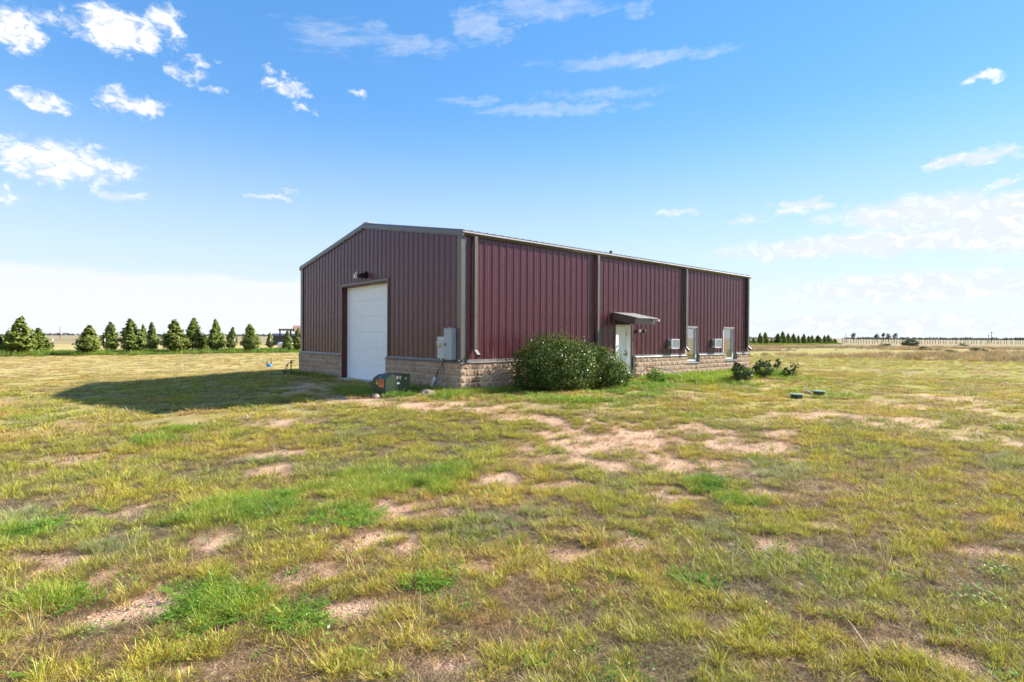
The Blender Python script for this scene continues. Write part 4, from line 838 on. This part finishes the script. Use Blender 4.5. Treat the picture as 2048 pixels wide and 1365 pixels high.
# ------------------------------------------------------------------ grass, thatch and weeds
def blades(n, r, hmin, hmax, w, spread, lean, curl, base, tip, cvar=.2, alt=None, altp=0.):
    """n grass blades as 2-segment tapering strips; returns verts, quads (last one narrows to the tip), colours"""
    a = r.uniform(0, 2*np.pi, n); rad = spread*np.sqrt(r.random(n)); bx = rad*np.cos(a); by = rad*np.sin(a)
    th = a + r.normal(0, .9, n); h = r.uniform(hmin, hmax, n); ln = np.abs(r.normal(lean, .35*lean + .05, n)); ww = w*r.uniform(.6, 1.3, n)
    dx, dy = np.cos(th), np.sin(th); px, py = -dy, dx; tw = r.uniform(0, np.pi, n); sx = np.cos(tw)*px + np.sin(tw)*dx*.6; sy = np.cos(tw)*py + np.sin(tw)*dy*.6
    V = []
    for k, (t, wk) in enumerate(((0, .8), (.45, 1.), (.8, .62), (1, .12))):
        off = h*(ln*t + curl*t*t*ln); z = h*t*(1 - .35*curl*ln*t)
        cx, cy = bx + dx*off, by + dy*off
        V += [np.stack([cx - sx*ww*wk*.5, cy - sy*ww*wk*.5, np.maximum(z, .002)], 1), np.stack([cx + sx*ww*wk*.5, cy + sy*ww*wk*.5, np.maximum(z, .002)], 1)]
    V = np.stack(V, 1); q = np.array([[0, 1, 3, 2], [2, 3, 5, 4], [4, 5, 7, 6]]); f = (np.arange(n)[:, None, None]*8 + q[None]).reshape(-1, 4)
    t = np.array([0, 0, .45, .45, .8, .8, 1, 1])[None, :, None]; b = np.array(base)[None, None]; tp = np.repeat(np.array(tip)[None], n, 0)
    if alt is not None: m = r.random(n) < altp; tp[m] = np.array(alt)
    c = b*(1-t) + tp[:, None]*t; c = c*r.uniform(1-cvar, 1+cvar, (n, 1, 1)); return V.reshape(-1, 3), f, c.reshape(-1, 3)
def feather(n, r, h, col):
    """low ferny weed: stems carrying many fine leaflets"""
    C = []; N_ = []
    for k in range(n):
        a = r.uniform(0, 6.28); l = h*r.uniform(.6, 1.2); t = np.linspace(.2, 1, 15); o = .5*h*r.random()
        for s in (-1, 1):
            x = (o + l*.75*t)*math.cos(a) - s*math.sin(a)*.28*h*(1.15-t)*r.uniform(.3, 1.1, 15); y = (o + l*.75*t)*math.sin(a) + s*math.cos(a)*.28*h*(1.15-t)*r.uniform(.3, 1.1, 15); z = l*(.95*t - .35*t*t)*r.uniform(.75, 1.1)
            C.append(np.stack([x, y, z], 1))
    c = np.concatenate(C); return leaves(c, np.tile([0, 0, 1.], (len(c), 1)), np.full(len(c), h*.13), r, .6, col, .3, wr=.34)
G = dict(st=(.34, .27, .13), gb=(.14, .15, .035))
KINDS = {}
def kind(name, maker, nvar):
    KINDS[name] = [maker(np.random.default_rng(900 + 37*len(KINDS) + i)) for i in range(nvar)]
YG, OL, GO, DG, BLG, RD, PU = (.60, .565, .075), (.36, .39, .06), (.66, .52, .12), (.17, .26, .045), (.40, .43, .20), (.46, .27, .12), (.23, .165, .125)  # thatch brown and brownish blade roots darkened further, painting shade between tufts
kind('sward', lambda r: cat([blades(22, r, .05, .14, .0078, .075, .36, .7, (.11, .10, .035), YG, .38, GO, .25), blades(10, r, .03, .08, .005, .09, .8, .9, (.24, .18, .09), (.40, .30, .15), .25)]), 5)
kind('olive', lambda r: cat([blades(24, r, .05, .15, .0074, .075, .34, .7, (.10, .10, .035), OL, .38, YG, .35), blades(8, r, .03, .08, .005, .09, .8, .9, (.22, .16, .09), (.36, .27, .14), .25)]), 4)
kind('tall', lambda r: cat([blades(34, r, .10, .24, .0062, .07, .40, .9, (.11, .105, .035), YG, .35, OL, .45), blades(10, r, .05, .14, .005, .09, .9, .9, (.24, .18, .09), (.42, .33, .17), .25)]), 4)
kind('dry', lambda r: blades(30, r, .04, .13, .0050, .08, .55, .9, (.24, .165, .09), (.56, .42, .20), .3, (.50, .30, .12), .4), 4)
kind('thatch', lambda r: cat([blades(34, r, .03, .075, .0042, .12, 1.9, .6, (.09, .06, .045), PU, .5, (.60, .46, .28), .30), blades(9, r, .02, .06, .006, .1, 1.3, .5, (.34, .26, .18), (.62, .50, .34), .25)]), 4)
kind('green', lambda r: blades(34, r, .08, .19, .0060, .085, .42, .9, (.11, .15, .03), (.28, .39, .05), .3, (.42, .44, .065), .45), 4)
kind('bluegreen', lambda r: blades(40, r, .09, .20, .0050, .07, .40, .8, (.17, .17, .08), BLG, .2, (.36, .36, .22), .3), 3)
kind('feather', lambda r: feather(16, r, .13, (.17, .31, .045)), 4)
kind('leafy', lambda r: leaves(np.abs(r.normal(0, [.06, .06, .05], (40, 3)))*np.sign(r.normal(0, 1, (40, 3)))*[1, 1, 0] + np.abs(r.normal(0, [0, 0, .06], (40, 3))), np.tile([0, 0, 1.], (40, 1)), np.full(40, .026), r, .8, (.18, .29, .05), .3), 3)
kind('stalk', lambda r: cat([blades(5, r, .11, .23, .0036, .04, .35, .5, (.42, .33, .18), (.66, .54, .32), .25), blades(6, r, .05, .12, .004, .05, 1.2, .6, (.30, .22, .13), (.56, .44, .27), .3)]), 4)
# broader, fewer blades for tufts seen from farther off
kind('far_sward', lambda r: cat([blades(26, r, .05, .12, .014, .17, .45, .8, (.14, .125, .04), YG, .38, GO, .3), blades(8, r, .03, .08, .012, .17, .8, .9, (.24, .18, .09), (.40, .30, .15), .25)]), 4)
kind('far_olive', lambda r: blades(30, r, .06, .15, .013, .16, .45, .8, (.11, .11, .04), OL, .38, YG, .4), 4)
kind('far_dry', lambda r: blades(30, r, .06, .17, .012, .16, .6, .9, (.24, .17, .10), (.46, .36, .20), .3, RD, .3), 3)
kind('far_green', lambda r: blades(34, r, .08, .20, .014, .15, .45, .9, (.11, .15, .03), (.27, .41, .055), .22, (.38, .45, .07), .3), 3)
kind('far_tall', lambda r: blades(34, r, .18, .50, .022, .30, .35, .9, (.25, .19, .12), (.42, .34, .20), .3, (.33, .24, .17), .5), 3)
M['grass'] = leafmat('grass_blade', (.3, .3, .1), var=.18, trans=.38, rough=.45, gloss=.22, attr=True, tint=True, vscale=.8)
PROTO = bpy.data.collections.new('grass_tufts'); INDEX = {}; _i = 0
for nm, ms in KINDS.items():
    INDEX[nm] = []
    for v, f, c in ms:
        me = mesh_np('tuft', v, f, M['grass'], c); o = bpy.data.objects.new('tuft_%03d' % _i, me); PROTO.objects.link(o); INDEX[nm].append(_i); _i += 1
def scatter(name, label, pts, kinds, rot, scl, tint, cat_):
    x, y = pts[:, 0], pts[:, 1]; z = gz(x, y) - .004; n = len(pts)
    me = bpy.data.meshes.new(name); me.vertices.add(n); me.vertices.foreach_set('co', np.stack([x, y, z], 1).astype(np.float32).ravel())
    a = me.attributes.new('rot', 'FLOAT_VECTOR', 'POINT'); a.data.foreach_set('vector', rot.astype(np.float32).ravel())
    a = me.attributes.new('scl', 'FLOAT_VECTOR', 'POINT'); a.data.foreach_set('vector', scl.astype(np.float32).ravel())
    a = me.attributes.new('idx', 'INT', 'POINT'); a.data.foreach_set('value', kinds.astype(np.int32))
    a = me.attributes.new('tint', 'FLOAT_COLOR', 'POINT'); a.data.foreach_set('color', np.concatenate([tint, np.ones((n, 1))], 1).astype(np.float32).ravel())
    o = link(name, me, None); tag(o, label, cat_, kind='stuff')
    g = bpy.data.node_groups.new(name, 'GeometryNodeTree'); g.interface.new_socket('Geometry', in_out='INPUT', socket_type='NodeSocketGeometry'); g.interface.new_socket('Geometry', in_out='OUTPUT', socket_type='NodeSocketGeometry')
    N = g.nodes; L = g.links; gi = N.new('NodeGroupInput'); go = N.new('NodeGroupOutput'); ip = N.new('GeometryNodeInstanceOnPoints'); ci = N.new('GeometryNodeCollectionInfo')
    ci.inputs['Collection'].default_value = PROTO; ci.inputs['Separate Children'].default_value = True; ci.inputs['Reset Children'].default_value = True
    def at(nm, ty):
        q = N.new('GeometryNodeInputNamedAttribute'); q.data_type = ty; q.inputs['Name'].default_value = nm; return q.outputs['Attribute']
    L.new(gi.outputs[0], ip.inputs['Points']); L.new(ci.outputs[0], ip.inputs['Instance']); ip.inputs['Pick Instance'].default_value = True
    L.new(at('idx', 'INT'), ip.inputs['Instance Index']); L.new(at('rot', 'FLOAT_VECTOR'), ip.inputs['Rotation']); L.new(at('scl', 'FLOAT_VECTOR'), ip.inputs['Scale']); L.new(ip.outputs[0], go.inputs[0])
    md = o.modifiers.new('scatter', 'NODES'); md.node_group = g; return o
def wedge(r0, r1, dens, half=R(57), tapered=True):
    n = int(dens*half*(r1*r1-r0*r0)); rr = np.sqrt(rng.uniform(r0*r0, r1*r1, n)); a = YAW + rng.uniform(-half, half, n)
    p = np.stack([CAM[0] + rr*np.cos(a), CAM[1] + rr*np.sin(a)], 1)
    ok = ~((p[:, 0] > -.16) & (p[:, 0] < LX+.16) & (p[:, 1] > -.17) & (p[:, 1] < WY+.2))
    ok &= ~((p[:, 0] > -.35) & (p[:, 0] < .4) & (p[:, 1] > GD[0]-.1) & (p[:, 1] < GD[1]+.1)); ok &= ~((p[:, 0] > -2.27) & (p[:, 0] < -1.3) & (p[:, 1] > .55) & (p[:, 1] < 1.42))
    for lx, ly in ((9.0, -6.15), (10.88, -6.15)): ok &= np.hypot((p[:, 0]-lx + .25)*.8, p[:, 1]-ly + .12) > .55
    return p[ok]
def pickk(names, n): 
    tab = INDEX[names]; return np.array(tab)[rng.integers(0, len(tab), n)]
ACC = {'grass': [], 'thatch': [], 'weeds': []}
def emit(what, p, idx, smin, smax, tint, zs=1., tilt=.12):
    n = len(p)
    if n == 0: return
    s = rng.uniform(smin, smax, n); ACC[what].append((p, idx, np.stack([rng.normal(0, tilt, n), rng.normal(0, tilt, n), rng.uniform(0, 6.28, n)], 1), np.stack([s, s, s*zs*rng.uniform(.8, 1.2, n)], 1), tint))
def tints(p, v=.14):
    n = len(p); a = fbm(p[:, 0]/1.3, p[:, 1]/1.3, 61, 3); b = fbm(p[:, 0]/6, p[:, 1]/6, 62, 3); k = 1.04 + rng.normal(0, v, n)*.7 + (b-.5)*.35
    t = np.stack([1.02*k*(1 + (a-.5)*.5), 1.01*k*(1 + (a-.5)*.12), .82*k*(1 - (a-.5)*.3)], 1); return np.clip(t, .35, 1.7)
def zone(r0, r1, dens, far=0, sc_=1.):
    p = wedge(r0, r1, dens); bare, lush, blue, dn, patch, big = fields(p[:, 0], p[:, 1]); u = rng.random(len(p)); hayf = sstep(p[:, 1], 9, 22)*sstep(p[:, 0], 60, 20)
    # the sward thins out over thatch and soil
    pr = np.clip(.52 + .48*dn, 0, 1)*(1-.90*bare); pr = np.maximum(pr, .95*lush); cl = .12 if not far else .36; wv = fbm(p[:, 0]/.9, p[:, 1]/.9, 15, 2)*1.5
    mc = sstep(.6*fbm(p[:, 0]/cl + wv, p[:, 1]/cl, 14, 2) + .4*fbm(p[:, 0]/cl/2.6, p[:, 1]/cl/2.6 + wv, 16, 2), .425, .505); mc = np.maximum(mc, .6*lush)     # tussocks with gaps between
    pr = pr*(.07 + .93*mc)*(.80 + .20*lush); keep = u < pr; hsc = (.40 + .50*mc + .22*lush)[keep]; q = p[keep]; b2, l2, bl2, d2, pa2, bg2, hy = (a[keep] for a in (bare, lush, blue, dn, patch, big, hayf))
    n = len(q); k = rng.random(n); sub = fbm(q[:, 0]/1.1, q[:, 1]/1.1, 77, 3); pref = 'far_' if far else ''
    ty = np.full(n, 0); ty[(k < .22)] = 1; ty[(k > .22 + .30*sstep(sub, .35, .62)) & (k < .70)] = 2; ty[k > .93] = 3; ty[rng.random(n) < bl2*.5] = 5; ty[rng.random(n) < l2*.72] = 4
    ty[(d2 < .35) & (rng.random(n) < .6)] = 2; ty[rng.random(n) < hy*.55] = 2
    names = ['far_sward', 'far_olive', 'far_dry', 'far_sward', 'far_green', 'far_olive'] if far else ['sward', 'olive', 'dry', 'tall', 'green', 'bluegreen']
    tt = tints(q)
    for t in range(6):
        m = ty == t; c = m.sum()
        if c: emit('grass', q[m], pickk(names[t], c), .7*sc_, 1.4*sc_, tt[m], zs=(.95 if t in (0, 1, 2) else 1.)*np.where(hy[m] > .3, .6, 1)*hsc[m])
    if not far:
        th = p[(rng.random(len(p)) < .30*(1-bare)*(1-.3*dn*mc)) ]; emit('thatch', th, pickk('thatch', len(th)), .8*sc_, 1.6*sc_, tints(th, .3), tilt=.05)
        wd = ellm(WEED, p[:, 0], p[:, 1], .6, .6, 95, 1.0); w = p[rng.random(len(p)) < .17*wd]; emit('weeds', w, pickk('feather', len(w)), .8*sc_, 2.1*sc_, tints(w))
        w = p[(rng.random(len(p)) < (.006 if r0 < 8 else .012)*(1-.7*bare))]; emit('thatch', w, pickk('stalk', len(w)), .55, 1.15, tints(w, .25))
        w = p[(rng.random(len(p)) < .004)]; emit('weeds', w, pickk('leafy', len(w)), .5, 1.1, tints(w))
        w = p[(rng.random(len(p)) < .006*sstep(fbm(p[:, 0]/.5, p[:, 1]/.5, 89, 2), .6, .7))]; emit('weeds', w, pickk('feather', len(w)), .4, .9, tints(w))
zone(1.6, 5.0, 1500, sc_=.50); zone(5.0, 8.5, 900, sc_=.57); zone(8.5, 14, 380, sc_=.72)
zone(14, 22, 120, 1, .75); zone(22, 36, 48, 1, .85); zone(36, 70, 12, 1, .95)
# tall dry weeds in the right-hand field, rank grass under the junipers and along the walls
p = wedge(50, 170, 1.0); m = (p[:, 0] > 52) & (p[:, 1] < 48) & (fbm(p[:, 0]/14, p[:, 1]/14, 43, 4) > .45); q = p[m]; emit('grass', q, pickk('far_tall', len(q)), .5, 1.5, tints(q, .3)*np.array([[.92, .86, .80]]))
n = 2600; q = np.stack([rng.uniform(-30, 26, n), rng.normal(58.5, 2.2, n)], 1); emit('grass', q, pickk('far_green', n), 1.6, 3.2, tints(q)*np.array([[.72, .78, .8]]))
n = 700; q = np.stack([rng.uniform(140, 212, n), rng.normal(60.5, 1.2, n)], 1); emit('grass', q, pickk('far_green', n), 2.2, 4., tints(q)*np.array([[.9, .85, .8]]))
def strip(x0, x1, y0, y1, n, nm, a, b, zs=1., mul=1.):
    q = np.stack([rng.uniform(x0, x1, n), rng.uniform(y0, y1, n)], 1); emit('grass', q, pickk(nm, n), a, b, tints(q)*mul, zs)
strip(-.2, 7.2, -.75, -.2, 420, 'green', .8, 1.5); strip(8.4, 18.5, -1.0, -.2, 700, 'far_green', .8, 1.5); strip(9.5, 17.5, -2.6, -.6, 900, 'far_green', .9, 1.7)
strip(-.8, -.15, -.3, 4.3, 300, 'green', .8, 1.5, mul=.8); strip(-.8, -.15, 8.1, 12.6, 320, 'green', .6, 1.2, mul=.75); strip(-2.5, -1.1, .3, .56, 36, 'green', .5, .9); strip(-2.9, -2.3, .9, 2.4, 70, 'green', .5, 1.0, mul=.85)
strip(-1.2, .6, -.9, -.25, 160, 'green', .8, 1.5)
for (x0, x1, y0, y1, n) in ((-2.15, -1.35, .30, .56, 26), (-.4, 2, -1.0, -.3, 24), (5.6, 8.3, -2.3, -1.2, 60), (3.3, 5, -2.6, -2.1, 18)):
    q = np.stack([rng.uniform(x0, x1, n), rng.uniform(y0, y1, n)], 1); emit('weeds', q, pickk('feather', n), .8, 1.6, tints(q)); q2 = q + rng.normal(0, .1, q.shape); emit('weeds', q2, pickk('leafy', n), .8, 1.6, tints(q2))
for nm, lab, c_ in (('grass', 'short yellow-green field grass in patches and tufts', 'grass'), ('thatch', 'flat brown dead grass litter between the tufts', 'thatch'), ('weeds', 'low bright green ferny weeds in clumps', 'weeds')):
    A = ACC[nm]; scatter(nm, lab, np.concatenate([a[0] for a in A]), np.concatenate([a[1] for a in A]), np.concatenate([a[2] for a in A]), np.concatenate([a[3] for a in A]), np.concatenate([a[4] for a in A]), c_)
    print('SCATTER', nm, sum(len(a[0]) for a in A))
# gravel on the open soil
def gravel():
    p = wedge(2, 14, 260); b = fields(p[:, 0], p[:, 1])[0]; p = p[rng.random(len(p)) < .05 + .55*b][:9000]; n = len(p); s = np.abs(rng.normal(.006, .006, n)) + .003; z = gz(p[:, 0], p[:, 1])
    o6 = np.array([(-1,0,0),(1,0,0),(0,-1,0),(0,1,0),(0,0,-.6),(0,0,.7)]); v = np.stack([p[:, 0], p[:, 1], z], 1)[:, None] + o6[None]*s[:, None, None]*rng.uniform(.6, 1.3, (n, 6, 1)); q = np.array([(0,2,5),(2,1,5),(1,3,5),(3,0,5),(2,0,4),(1,2,4),(3,1,4),(0,3,4)]); f = (np.arange(n)[:, None, None]*6 + q[None]).reshape(-1, 3)
    o = link('gravel', mesh_np('gravel', v.reshape(-1, 3), f, M['rock']), None); tag(o, 'scattered small stones on the bare soil', 'gravel', kind='stuff')
gravel()
